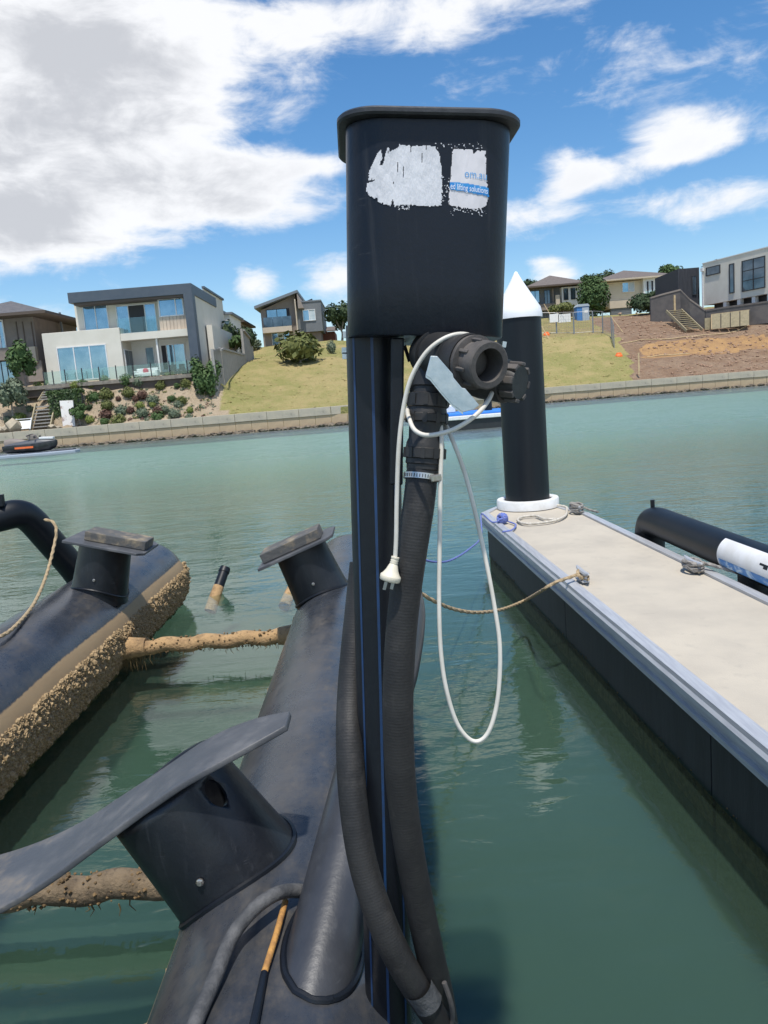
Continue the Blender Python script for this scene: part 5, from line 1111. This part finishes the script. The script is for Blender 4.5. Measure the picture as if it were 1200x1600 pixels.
# ------------------------------------------------------------------ saddles
def saddle(name, label, X, Y, lean, r_tank, hgt, rad, plate, block, hole=False, ry=1.0, big=False):
    up = Vector((math.sin(lean), 0, math.cos(lean))); lat = Vector((math.cos(lean), 0, -math.sin(lean))); b0 = Vector((X, Y, TZ)) + up*(r_tank-.12); tp_ = Vector((X, Y, TZ)) + up*(r_tank+hgt)
    t = thing(name, label, 'saddle', Vector((X, Y, TZ))+up*r_tank); n = 56; vs = []; L_ = hgt+.12; m = 14
    for i in range(m+1):
        f_ = i/m; k = 1.06-.10*f_+ .05*(1-f_)**6
        vs += [b0 + up*(L_*f_) + lat*(math.cos(6.283*j/n)*rad*k) + Vector((0, 1, 0))*(math.sin(6.283*j/n)*rad*ry*k) for j in range(n)]
    fs = []
    for i in range(m):
        for j in range(n):
            fs.append((i*n+j, i*n+(j+1) % n, (i+1)*n+(j+1) % n, (i+1)*n+j))
    mb = MB().add(vs, fs)
    cy = mb.build('stand_pipe', 'hdpe_scuffed', t, smooth=True, sharp=60)
    if hole:
        md = cy.modifiers.new('wall', 'SOLIDIFY'); md.thickness = .014; md.offset = -1
        ah = R(-33); dh = lat*math.cos(ah) + Vector((0, 1, 0))*math.sin(ah); ch = b0 + up*(L_*.80)
        kt = MB(); uh = dh.cross(up).normalized(); kt.add([ch+dh*q+uh*(math.cos(6.283*k_/32)*.030)+up*(math.sin(6.283*k_/32)*.048) for q in (.08, .4) for k_ in range(32)], [(k_, 32+k_, 32+(k_+1) % 32, (k_+1) % 32) for k_ in range(32)]+[list(range(32)), list(range(63, 31, -1))])
        ko = kt.build('cutter', 'hdpe'); ko.location = -org(t) + org(t); bm_ = cy.modifiers.new('hole', 'BOOLEAN'); bm_.object = ko; bm_.solver = 'EXACT'
        bpy.context.view_layer.update(); me2 = bpy.data.meshes.new_from_object(cy.evaluated_get(bpy.context.evaluated_depsgraph_get())); cy.modifiers.clear(); cy.data = me2; bpy.data.objects.remove(ko)
    # weld bead, bolt
    MB().tube([Vector((X, Y, TZ)) + (lambda a: (lambda lx, ly: lat*lx + Vector((0, 1, 0))*ly + up*(math.sqrt(max(r_tank**2-lx**2, 0))+.004))(math.cos(a)*rad*1.07, math.sin(a)*rad*ry*1.07))(6.283*j/40) for j in range(41)], .010, 6, cap=False).build('weld_bead', 'hdpe', t, smooth=True)
    bo_ = b0 + up*(.12+hgt*.25) + lat*(.05*rad) - Vector((0, 1, 0))*(rad*ry*1.03)
    MB().lathe(bo_, (0, -1, 0), [(0, .012), (.006, .012), (.008, .008), (.012, .007)], 8).build('bolt', 'steel', t, smooth=True)
    return t, up, lat, tp_
t, up, lat, tp_ = saddle('boat_saddle', 'upright black saddle with timber pad on the left tank', X1+.10, 6.35, R(15), R1, .36, .215, 0, 0)
def plate_block(t, up, lat, tp_, l0_, l1_, wy, blk, pm='hdpe_worn'):
    Y_ = Vector((0, 1, 0))
    pl = [tp_+lat*a+Y_*b for a, b in ((l0_, -wy), (l1_-.05, -wy), (l1_, -wy+.06), (l1_, wy-.06), (l1_-.05, wy), (l0_+.05, wy), (l0_, wy-.06))]
    MB().prism(pl, up*.022).build('saddle_plate', pm, t, bevel=.004)
    if blk: MB().obox(tp_+lat*blk[0]+Y_*blk[2]+up*.024, lat*(blk[1]-blk[0]), Y_*(blk[3]-blk[2]), up*blk[4]).build('pad', 'timber_block', t, bevel=.006)
plate_block(t, up, lat, tp_, -.27, .38, .26, (-.14, .36, -.14, .10, .075))
t, up, lat, tp_ = saddle('boat_saddle', 'black saddle with timber pad leaning inward at the far tank end', X2-.02, 5.75, R(-20), R2, .34, .205, 0, 0)
plate_block(t, up, lat, tp_, -.31, .29, .24, (-.27, .20, -.16, .12, .075))
t, up, lat, tp_ = saddle('boat_saddle', 'large near saddle with long bent plate and hand hole', X2, 2.30, R(-31), R2, .34, .205, 0, 0, hole=True)
# long warped plate: grid in (lat, y) bent downwards at its outer ends
n, m = 40, 8; la, lb_ = -.86, .47; vs = []
for j in range(m+1):
    for i in range(n+1):
        q = la+(lb_-la)*i/n; wy = .135*(1-.62*max(0, (q-.16)/.31)**2.2) if q > .16 else .135+.08*max(0, (-.3-q))
        yv = (-1+2*j/m)*wy
        bend = -.10*max(0, q-.12)**1.6*3.2 + .42*max(0, -q-.26)**2 + .035*(j/m-.5)*max(0, -q)*1.6
        vs.append(tp_ + lat*q + Vector((0, 1, 0))*(yv - .072 + .05*min(0, q+.2)) + up*(bend+.004))
mb = MB().add(vs, [(j*(n+1)+i, j*(n+1)+i+1, (j+1)*(n+1)+i+1, (j+1)*(n+1)+i) for j in range(m) for i in range(n)])
pl = mb.build('saddle_plate', 'hdpe_worn', t, smooth=True); md = pl.modifiers.new('thick', 'SOLIDIFY'); md.thickness = .020; md.offset = 1
md = pl.modifiers.new('bevel', 'BEVEL'); md.width = .004; md.segments = 2; md.limit_method = 'ANGLE'
# ------------------------------------------------------------------ rail stub on the left tank
pa = [P(-60, 822, 6.6), P(0, 808, 6.75), P(28, 803, 6.85), P(48, 812, 6.95), P(75, 842, 7.1), P(112, 885, 7.3), P(130, 910, 7.4)]
t = thing('bent_rail', 'black bent rail pipe rising from the left tank', 'rail', (pa[-1].x, pa[-1].y, .6))
MB().tube(spline(pa, 8), .128, 28).build('pipe', 'pile_black', t, smooth=True)
MB().obox(P(-8, 792, 6.65), (.07, 0, 0), (0, .05, 0), (0, 0, .1)).build('clip', 'hdpe', t)
rope('tan_line', 'thin tan rope hanging from the bent rail onto the left tank', [P(70, 812, 6.8), P(83, 816, 6.75), P(88, 830, 6.7), P(84, 855, 6.6), P(72, 900, 6.2), P(52, 945, 5.6), P(20, 982, 5.0), P(-10, 1000, 4.7), P(-60, 1030, 4.3)], .0125, 'rope_tan', 8, .01)
# ------------------------------------------------------------------ guide rail on the near tank
rb0 = PZ(502, 1500, .66); b1 = P(595, 1105, 2.55); b2 = P(630, 985, 2.95)
dirr = (b1-rb0).normalized()
t = thing('guide_rail', 'smooth black guide rail sloping up from the near tank', 'guide rail', rb0)
RR = .098
up_ = (b1-rb0).normalized()
pts = [rb0-up_*.16, rb0, rb0.lerp(b1, .5), b1, b1.lerp(b2, .55), b2+Vector((.0, .12, .035)), b2+Vector((-.01, .5, .06)), b2+Vector((-.03, 1.2, .05)), b2+Vector((-.1, 3.0, .0))]
MB().tube(spline(pts, 10), RR, 36).build('rail_pipe', 'hdpe_rail', t, smooth=True)
ring = []; e1_ = up_.orthogonal().normalized(); e2_ = up_.cross(e1_)
for j in range(49):
    a = 6.283*j/48; q = rb0 + (e1_*math.cos(a)+e2_*math.sin(a))*(RR+.004); tt = .35
    while tt > -.4 and ((q+up_*tt).x-X2)**2 + ((q+up_*tt).z-TZ)**2 > (R2+.003)**2: tt -= .004
    ring.append(q+up_*tt)
MB().tube(ring, .010, 8, cap=False).build('weld_bead', 'hdpe', t, smooth=True)
q0 = b2+Vector((0, .3, .05)); mb = MB(); n = 16
vs = [b2+Vector((-.012*k_, .35+1.6*k_, .055)) + Vector((math.cos(a), 0, math.sin(a)))*(RR+.004) for k_ in (0, .5, 1) for a in [R(-20+80*i/n) for i in range(n+1)]]
mb.add(vs, [(k_*(n+1)+i, k_*(n+1)+i+1, (k_+1)*(n+1)+i+1, (k_+1)*(n+1)+i) for k_ in (0, 1) for i in range(n)]).build('label', 'white_plastic', t, smooth=True)
# ------------------------------------------------------------------ loose hoses on the near tank
def surf_y(x, y): return TZ + math.sqrt(max(R2**2-(x-X2)**2, 0))
def on_tank(x, y, lift):
    v = ray(x, y); d = 1.0
    while d < 4:
        p = CAM + v*(d/v.y)
        if (p.x-X2)**2 + (p.z-TZ)**2 < (R2+lift)**2: return p
        d += .004
    return PZ(x, y, .6)
hp_ = [on_tank(280, 1690, .02), on_tank(305, 1600, .02), on_tank(335, 1530, .03), on_tank(362, 1465, .05), on_tank(392, 1425, .07), on_tank(425, 1400, .07), on_tank(452, 1392, .05), on_tank(480, 1393, .03)]
tag(MB().tube(resample(spline(hp_, 8), .012), .019, 14).build('grey_hose', 'grey_hose', smooth=True), 'weathered grey hose curving over the near tank', 'hose')
a_, b_, c_ = on_tank(392, 1625, .012), on_tank(413, 1520, .014), on_tank(446, 1408, .02)
t = thing('tie_rod', 'orange stained rod with black sleeve lying on the near tank', 'rod', b_)
MB().tube([b_, b_.lerp(c_, .5)+Vector((.003, 0, .003)), c_], .0085, 10).build('rod', 'orange_rod', t, smooth=True)
MB().tube([on_tank(380, 1700, .012), a_, b_], [.012, .012, .009], 10).build('sleeve', 'hdpe', t, smooth=True)
# ================================================================== CONTROL POST
DB = 1.78
Bo = P(658, 533, DB); Bt = P(662, 229, DB); Uv = (Bt-Bo); HB = Uv.length; Uv.normalize(); HB *= 1.0
Rv = Vector((1, .03, 0)); Rv = (Rv-Uv*Rv.dot(Uv)).normalized(); Fv = Uv.cross(Rv)                # right, away
BA, BC = .166, .078
def bsec(s, a=BA, c=BC):                                      # point on the rounded-square outline, s = arc length from the middle of the front face
    sg = 1 if s >= 0 else -1; s = abs(s); f_ = a-c
    if s <= f_: return sg*s, -a
    q = (s-f_)/c
    if q <= math.pi/2: return sg*(f_+c*math.sin(q)), -(f_+c*math.cos(q))
    return sg*a, -f_+(s-f_-c*math.pi/2)
def BP(s, h, off=0.0):
    k = 1+.022*(h/HB); x, y = bsec(s, BA*k); x2, y2 = bsec(s+.0005, BA*k); tx, ty = x2-x, y2-y; l_ = math.hypot(tx, ty) or 1
    return Bo + Rv*(x + ty/l_*off) + Fv*(y - tx/l_*off) + Uv*h
def rsq(a, c, n=10):
    out = []
    for q, (sx, sy) in enumerate(((1, -1), (1, 1), (-1, 1), (-1, -1))):
        for i in range(n+1): an = -math.pi/2 + math.pi/2*(q+i/n); out.append((sx*(a-c)+c*math.cos(an), sy*(a-c)+c*math.sin(an)))
    return out
def loft(rows, cap0=True, cap1=True):
    k = len(rows[0][1]); vs = [Bo + Rv*x + Fv*y + Uv*h_ for h_, sec in rows for x, y in sec]; m = len(rows)
    fs = [(i*k+j, i*k+(j+1) % k, (i+1)*k+(j+1) % k, (i+1)*k+j) for i in range(m-1) for j in range(k)]
    if cap0: fs.append(list(range(k-1, -1, -1)))
    if cap1: fs.append(list(range((m-1)*k, m*k)))
    return MB().add(vs, fs)
post = thing('control_post', 'tall black control post with rounded box on striped riser pipe', 'control post', P(608, 1600, 1.72))
box = loft([(0, rsq(BA-.012, BC-.012)), (0, rsq(BA-.002, BC)), (.004, rsq(BA, BC))] + [(HB*f_, rsq(BA*(1+.022*f_), BC)) for f_ in (.25, .5, .75, 1.0)]).build('housing', 'hdpe_box', post, smooth=True, sharp=45)
lid = loft([(HB+.002, rsq(.172, .080)), (HB+.003, rsq(.184, .080)), (HB+.007, rsq(.1875, .082)), (HB+.014, rsq(.1875, .082)), (HB+.018, rsq(.184, .080)), (HB+.019, rsq(.175, .078))]).build('lid', 'hdpe_worn', post, smooth=True, sharp=40)
lid.data.materials[0] = mat('hdpe_lid', (.022, .024, .028), .5, (.05, .052, .055), 20, .4, .8, bump=.1, bscale=90)
# torn sticker remains, mapped onto the housing
c4 = crop(500, 140, 3.529)
def bpx(x, y):
    v = ray(x, y); n_ = Fv; o_ = Bo - Fv*BA; k = (o_-CAM).dot(n_)/v.dot(n_); p = CAM+v*k-Bo; s_ = p.dot(Rv); return s_, p.dot(Uv)
def sticker(name, poly, m, par, off, cell=.0016, cracks=0, seed=1, holes=True):
    pp = [bpx(*c4(*q)) for q in poly]; x0, x1 = min(q[0] for q in pp), max(q[0] for q in pp); y0, y1 = min(q[1] for q in pp), max(q[1] for q in pp); rs = random.Random(seed)
    nx_, ny_ = int((x1-x0)/cell)+2, int((y1-y0)/cell)+2; kill = set()
    for _ in range(cracks):
        i, j = rs.randrange(nx_), rs.randrange(ny_//3, ny_)
        for k in range(rs.randrange(3, 14)): kill.add((i, j+k)); 
        i2 = i
    mb = MB(); idx = {}
    def vid(i, j):
        if (i, j) not in idx:
            jx = .35*cell*mnoise.noise((i*.7, j*.7, seed)); idx[(i, j)] = len(mb.v)
            bumpy = off + .0006*max(0, mnoise.noise((i*.25, j*.05, seed+3)))
            mb.v.append(BP(x0+i*cell+jx, y0+j*cell+jx, bumpy))
        return idx[(i, j)]
    for i in range(nx_):
        for j in range(ny_):
            if (i, j) in kill: continue
            w_ = cell*(.4 if name == 'print_band' else 1.6)*mnoise.noise((i*.33, j*.33, seed*3))
            if inpoly(x0+(i+.5)*cell+w_, y0+(j+.5)*cell+w_, pp):
                mb.f.append([vid(i, j), vid(i+1, j), vid(i+1, j+1), vid(i, j+1)]); mb.mi.append(0)
    return mb.build(name, m, par)
PL = [(265, 500), (270, 450), (320, 350), (335, 335), (345, 380), (325, 420), (345, 425), (365, 340), (375, 318), (385, 345), (430, 325), (435, 308), (500, 315), (580, 312), (630, 320), (655, 350), (668, 430), (672, 560), (668, 640), (600, 645), (450, 635), (412, 650), (402, 606), (392, 645), (320, 620), (315, 596), (300, 600), (265, 575), (252, 550), (258, 515), (300, 503), (300, 497)]
PR = [(735, 330), (835, 335), (850, 358), (865, 340), (910, 340), (920, 520), (932, 580), (915, 640), (880, 660), (780, 655), (715, 640), (709, 600), (720, 450), (730, 345)]
stl = sticker('torn_label', PL, 'sticker', post, .0012, cracks=9, seed=2)
stl['label'] = 'white torn blank label remnant'
stp = sticker('torn_label', PR, 'sticker_pale', post, .0012, seed=5); stp['label'] = 'white label remnant with blue print'
sticker('print_band', [(716, 512), (800, 520), (926, 541), (931, 592), (800, 566), (714, 553)], 'print_blue', stp, .0022, seed=7)
rs = random.Random(3); mb = MB()
for k in range(150):
    r_ = rs.random()
    x, y = (rs.uniform(430, 500), rs.uniform(640, 665)) if r_ < .2 else ((rs.uniform(715, 925), 655+abs(rs.gauss(0, 18))) if r_ < .6 else ((rs.uniform(672, 712), rs.uniform(480, 640)) if r_ < .8 else (rs.uniform(620, 900), rs.uniform(290, 330))))
    s_, h_ = bpx(*c4(x, y)); w_ = rs.uniform(.0004, .0016); q = rs.uniform(.5, 1.8)
    mb.add([BP(s_-w_, h_, .0012), BP(s_+w_, h_-w_*.4, .0012), BP(s_+w_*.6, h_+w_*q, .0012), BP(s_-w_*.8, h_+w_*q, .0012)], [(0, 1, 2, 3)])
tag(mb.build('label_specks', 'sticker', post), kind='stuff')
def text_on(txt, px_l, px_r, size_px, m, off, name):
    cu_ = bpy.data.curves.new(name, 'FONT'); cu_.body = txt; cu_.size = 1.0; cu_.resolution_u = 3; o = bpy.data.objects.new(name+'_src', cu_); COL.objects.link(o)
    bpy.context.view_layer.update(); dg = bpy.context.evaluated_depsgraph_get(); me = bpy.data.meshes.new_from_object(o.evaluated_get(dg))
    bpy.data.objects.remove(o); xs_ = [v.co.x for v in me.vertices]; x0, x1 = min(xs_), max(xs_)
    (sa, ha), (sb, hb) = bpx(*c4(*px_l)), bpx(*c4(*px_r)); sz = size_px/3.529*(DB-BA)/F/.72
    mb = MB(); mb.v = [BP(sa+(sb-sa)*(v.co.x-x0)/(x1-x0), ha+(hb-ha)*(v.co.x-x0)/(x1-x0)+v.co.y*sz, off) for v in me.vertices]
    mb.f = [list(p.vertices) for p in me.polygons]; mb.mi = [0]*len(mb.f); return mb.build(name, m, stp)
text_on('om.au', (796, 486), (918, 500), 42, 'print_light_blue', .0022, 'lettering')
text_on('ed lifting solutions', (718, 550), (922, 577), 31, 'print_white', .0032, 'lettering')
# riser pipe with stripes
pa_, pb_ = P(582, 545, 1.74), P(609, 1640, 1.74); ax = (pb_-pa_).normalized(); RPp = .058
riser = MB().tube([pa_-ax*.05, pa_.lerp(pb_, .5), pb_], RPp, 40).build('riser_pipe', 'hdpe', post, smooth=True)
sd_ = Vector((1, 0, 0)); sd_ = (sd_-ax*sd_.dot(ax)).normalized(); fr_ = ax.cross(sd_)
if fr_.y > 0: fr_ = -fr_
for th in (-44, -1, 46, 100, 160):
    mb = MB(); hw = .0030; vs = []
    for k in range(41):
        c = (pa_-ax*.03).lerp(pb_, k/40)
        for q in (-1, 1):
            a = R(th)+q*hw/RPp; vs.append(c + (sd_*math.sin(a)+fr_*math.cos(a))*(RPp+.0006))
    mb.add(vs, [(2*k, 2*k+1, 2*k+3, 2*k+2) for k in range(40)]); mb.build('stripe', 'blue_stripe', riser)
def PB(x, y, d): return P(x, y, d)
MB().tube(spline([P(552, 985, 2.1), P(548, 1005, 2.08), P(549, 1030, 2.05)], 4), .008, 8).build('tie_cord', 'orange_rod', post, smooth=True)
# bracket bar and rear duct
a, b = P(621, 528, 1.66), P(619, 757, 1.66)
MB().bar(a-Vector((0, 0, 0)), b, .028, .03, (0, 1, 0)).build('bracket_bar', 'hdpe', post, bevel=.004)
a, b = P(668, 520, 1.86), P(660, 760, 1.86); MB().bar(a, b, .055, .05, (0, 1, 0)).build('rear_duct', 'hdpe', post, bevel=.003)
a, b = P(632, 540, 1.85), P(640, 565, 1.85); MB().bar(a, b, .008, .008).build('brace_wire', 'hdpe', post)
MB().bar(P(640, 610, 1.72), P(666, 606, 1.72), .03, .03).build('clip_block', 'pvc_dusty', post, bevel=.003)
for (x, y) in ((539, 523), (537, 548), (538, 556)): MB().bar(P(x-3, y, 1.75), P(x+5, y, 1.75), .012, .014).build('side_bolt', 'galv', post)
MB().bar(P(784, 538, 1.7), P(790, 539, 1.7), .02, .012).build('side_bolt', 'galv', post)
# ------------------------------------------------------------------ valve with open coupling
v0, v1 = P(668, 552, 1.66), P(764, 571, 1.475); vd = (v1-v0).normalized(); VL = (v1-v0).length
valve = thing('valve', 'black plastic ball valve with open threaded coupling and side cap', 'valve', P(672, 640, 1.62))
MB().lathe(v0, vd, [(-.02, .034), (0, .046), (.02, .049), (.03, .052), (.033, .052), (.034, .047), (.06, .049), (.10, .050), (.101, .053), (.115, .053), (.116, .050), (VL-.075, .050), (VL-.07, .0545), (VL-.055, .0545)], 36, True, True).build('body', 'pvc', valve, smooth=True, sharp=35)
cpl = MB().lathe(v0+vd*(VL-.056), vd, [(t_, q*.84) for t_, q in [(0, .050), (.002, .062), (.012, .063), (.014, .050), (.030, .050), (.032, .054), (.056, .054), (.058, .051), (.058, .0385), (.050, .037), (.004, .037), (.004, .003)]], 40, True, True).build('coupling_nut', 'pvc_dusty', valve, smooth=True, sharp=35)
va = vd.orthogonal().normalized(); vb = vd.cross(va)
for k in range(8):
    a = 6.283*k/8+.2; c = v0+vd*(VL-.043); ro = va*math.cos(a)+vb*math.sin(a); tg = vd.cross(ro)
    MB().obox(c+ro*.0412-tg*.0035, vd*.026, tg*.007, ro*.0075).build('grip_lug', 'pvc_dusty', cpl, bevel=.0015)
MB().lathe(v0+vd*(VL-.046), vd, [(0, .029), (.006, .026), (.010, .018), (.012, .004)], 28, True, True).build('ball', 'pvc_dusty', cpl, smooth=True)
# side branch with ribbed cap
s0_, s1_ = P(752, 592, 1.60), P(813, 598, 1.545); sd2 = (s1_-s0_).normalized(); SL = (s1_-s0_).length
sb_ = MB().lathe(s0_, sd2, [(-.02, .036), (0, .040), (.03, .042), (SL-.032, .044), (SL-.03, .037), (SL-.01, .036), (SL, .033)], 32).build('side_branch', 'pvc', valve, smooth=True, sharp=35)
sa = sd2.orthogonal().normalized(); sb2 = sd2.cross(sa)
for k in range(8):
    a = 6.283*k/8; ro = sa*math.cos(a)+sb2*math.sin(a); tg = sd2.cross(ro)
    MB().obox(s0_+sd2*(SL-.028)+ro*.033-tg*.0075, sd2*.030, tg*.015, ro*.0075).build('grip_lug', 'pvc_dusty', sb_, bevel=.002)
# vertical stack of unions below the valve
e0, e1 = P(672, 575, 1.64), P(661, 752, 1.62); ed = (e1-e0).normalized(); EL = (e1-e0).length; hb_ = .034
prof = [(-.03, .030), (0, .034)]
for f_, k in ((.02, .036), (.16, .037), (.17, .033), (.22, .034), (.23, .043), (.34, .044), (.35, .040), (.40, .042), (.41, .045), (.47, .045), (.48, .037), (.62, .036), (.66, .040), (.70, .041), (.71, .044), (.79, .044), (.80, .039), (.84, .040), (.85, .037), (.89, .037), (.90, .034), (.94, .036), (1.0, .035)): prof.append((EL*f_, k))
MB().lathe(e0, ed, prof, 30).build('union_stack', 'pvc', valve, smooth=True, sharp=30)
for f_ in (.285, .44, .75):
    for k in range(10):
        a = 6.283*k/10; ro = ed.orthogonal().normalized(); ro = ro*math.cos(a)+ed.cross(ro)*math.sin(a); tg = ed.cross(ro)
        MB().obox(e0+ed*(EL*(f_-.045))+ro*.0425-tg*.0045, ed*(EL*.09), tg*.009, ro*.003).build('nut_rib', 'pvc', valve)
# galvanised bracket plate
c9 = crop(640, 500, 6.0)
bp = [(198, 335), (260, 338), (300, 385), (405, 505), (412, 540), (490, 635), (520, 640), (655, 800), (600, 840), (500, 866), (400, 795), (300, 680), (190, 545), (150, 520)]
db = lambda x, y: 1.50 + (x-400)*.00002
pp = [P(*c9(x, y), 1.455) for x, y in bp]
br = thing('steel_bracket', 'galvanised steel bracket plate hung under the valve', 'bracket', pp[8])
MB().prism(pp, (0, .004, 0)).build('plate', 'galv', br, bevel=.001)
lo = [pp[13], pp[12], pp[11], pp[10], pp[9]]
for a, b in zip(lo, lo[1:]): MB().add([a, b, b+Vector((.004, .03, .008)), a+Vector((.004, .03, .008)), a+Vector((0, 0, -.004)), b+Vector((0, 0, -.004)), b+Vector((.004, .03, .004)), a+Vector((.004, .03, .004))], [(0, 1, 2, 3), (7, 6, 5, 4), (0, 4, 5, 1), (3, 2, 6, 7)]).build('flange', 'galv', br)
# ------------------------------------------------------------------ hoses
def ribbed(name, label, pts, r):
    q = resample(spline(pts, 10), .0022); rr = [r*(1+.006*(1 if (i % 3) else -1)) for i in range(len(q))]
    t = thing(name, label, 'hose', q[-1]); MB().tube(q, rr, 22).build('hose_wall', 'rubber_hose', t, smooth=True, sharp=80); return t
ha = ribbed('suction_hose', 'ribbed black hose clamped under the valve, right of the riser', [P(660, 735, 1.62), P(654, 790, 1.605), P(643, 860, 1.595), P(633, 930, 1.59), P(626, 1000, 1.585), P(622, 1080, 1.58), P(623, 1160, 1.58), P(628, 1240, 1.585), P(640, 1330, 1.595), P(655, 1410, 1.61), P(672, 1490, 1.63), P(688, 1560, 1.66), P(700, 1640, 1.69)], .0335)
cl = P(658, 746, 1.615); cdv = (P(654, 790, 1.605)-P(660, 735, 1.62)).normalized()
clamp = MB().lathe(cl-cdv*.007, cdv, [(0, .0355), (0, .0375), (.012, .0375), (.012, .0355)], 32, False, False).build('hose_clamp', 'steel', ha, smooth=True, sharp=35)
MB().bar(P(672, 748, 1.582), P(688, 745, 1.592), .013, .014).build('clamp_screw', 'steel', clamp, bevel=.002)
for k in range(16):
    a = R(-70+k*9); u_ = cdv.orthogonal().normalized(); 
    sd3 = Vector((1, 0, 0)); sd3 = (sd3-cdv*sd3.dot(cdv)).normalized(); f3 = cdv.cross(sd3); f3 = f3 if f3.y < 0 else -f3
    ro = sd3*math.sin(a)+f3*math.cos(a); tg = cdv.cross(ro); MB().obox(cl-cdv*.004+ro*.0376-tg*.0008, cdv*.007, tg*.0016, ro*.0004).build('clamp_slot', 'dark_pin', clamp)
hbz = ribbed('suction_hose', 'ribbed black hose crossing in front of the riser at its foot', [P(567, 880, 1.90), P(560, 950, 1.87), P(553, 1020, 1.83), P(548, 1090, 1.78), P(547, 1160, 1.72), P(550, 1230, 1.68), P(558, 1300, 1.65), P(570, 1360, 1.63), P(589, 1420, 1.61), P(614, 1480, 1.60), P(645, 1535, 1.61), P(675, 1580, 1.63), P(705, 1625, 1.66)], .0335)
tp2 = P(660, 1552, 1.612); td = (P(675, 1580, 1.63)-P(645, 1535, 1.61)).normalized(); MB().lathe(tp2-td*.03, td, [(0, .036), (.06, .0358)], 24, False, False).build('tape_wrap', 'grey_hose', hbz, smooth=True)
c_ = P(703, 1575, 1.64); MB().tube(spline([P(694, 1535, 1.60), P(704, 1565, 1.60), P(707, 1590, 1.62), P(700, 1620, 1.64)], 6), .006, 8).build('tie', 'pvc_dusty', ha, smooth=True)
# ------------------------------------------------------------------ white power cable with plug
t = thing('power_cable', 'white power cable looped round the valve with dangling plug', 'cable', P(609, 880, 1.55))
up1 = [P(617, 880, 1.555), P(619, 840, 1.555), P(620, 780, 1.555), P(623, 700, 1.55), P(630, 640, 1.55), P(642, 592, 1.545), P(665, 552, 1.54), P(692, 530, 1.54), P(718, 522, 1.545), P(740, 526, 1.56), P(758, 536, 1.60), P(768, 556, 1.66)]
lo1 = [P(775, 585, 1.63), P(771, 608, 1.56), P(760, 630, 1.50), P(742, 650, 1.475), P(715, 668, 1.475), P(690, 677, 1.49), P(665, 680, 1.515), P(648, 672, 1.535), P(640, 656, 1.565), P(637, 640, 1.63), P(648, 628, 1.70), P(675, 632, 1.715), P(688, 646, 1.69), P(688, 662, 1.62)]
hang = [P(690, 690, 1.60), P(688, 760, 1.59), P(687, 850, 1.58), P(686, 940, 1.57), P(689, 1020, 1.565), P(698, 1080, 1.56), P(714, 1130, 1.56), P(735, 1156, 1.56), P(754, 1155, 1.56), P(769, 1130, 1.56), P(779, 1080, 1.565), P(781, 1010, 1.57), P(773, 950, 1.58), P(762, 890, 1.59), P(747, 820, 1.60), P(728, 745, 1.61), P(708, 690, 1.62), P(692, 655, 1.66), P(680, 640, 1.70)]
cord = MB().tube(resample(spline(up1+lo1+hang, 8), .006), .0046, 12).build('cord', 'cable', t, smooth=True)
pd = (P(607, 912, 1.55)-P(618, 868, 1.555)).normalized(); p0_ = P(618, 870, 1.555)
plg = MB().lathe(p0_, pd, [(0, .0055), (0, .0085), (.003, .009), (.005, .0075), (.008, .0085), (.010, .0075), (.013, .0088), (.015, .0078), (.018, .0095), (.028, .013), (.036, .0175), (.040, .0215), (.042, .022), (.050, .0215), (.052, .019)], 28).build('plug', 'plug', t, smooth=True, sharp=50)
pe = p0_+pd*.052
for dx_, m_ in ((-.007, 'plug_pin'), (.008, 'plug_pin'), (0, 'dark_pin')):
    q = pe + Vector((dx_, -.004 if m_ == 'plug_pin' else .006, 0)); MB().bar(q, q+pd*.017, .0065, .002, (0, 1, 0)).build('pin', m_, plg)
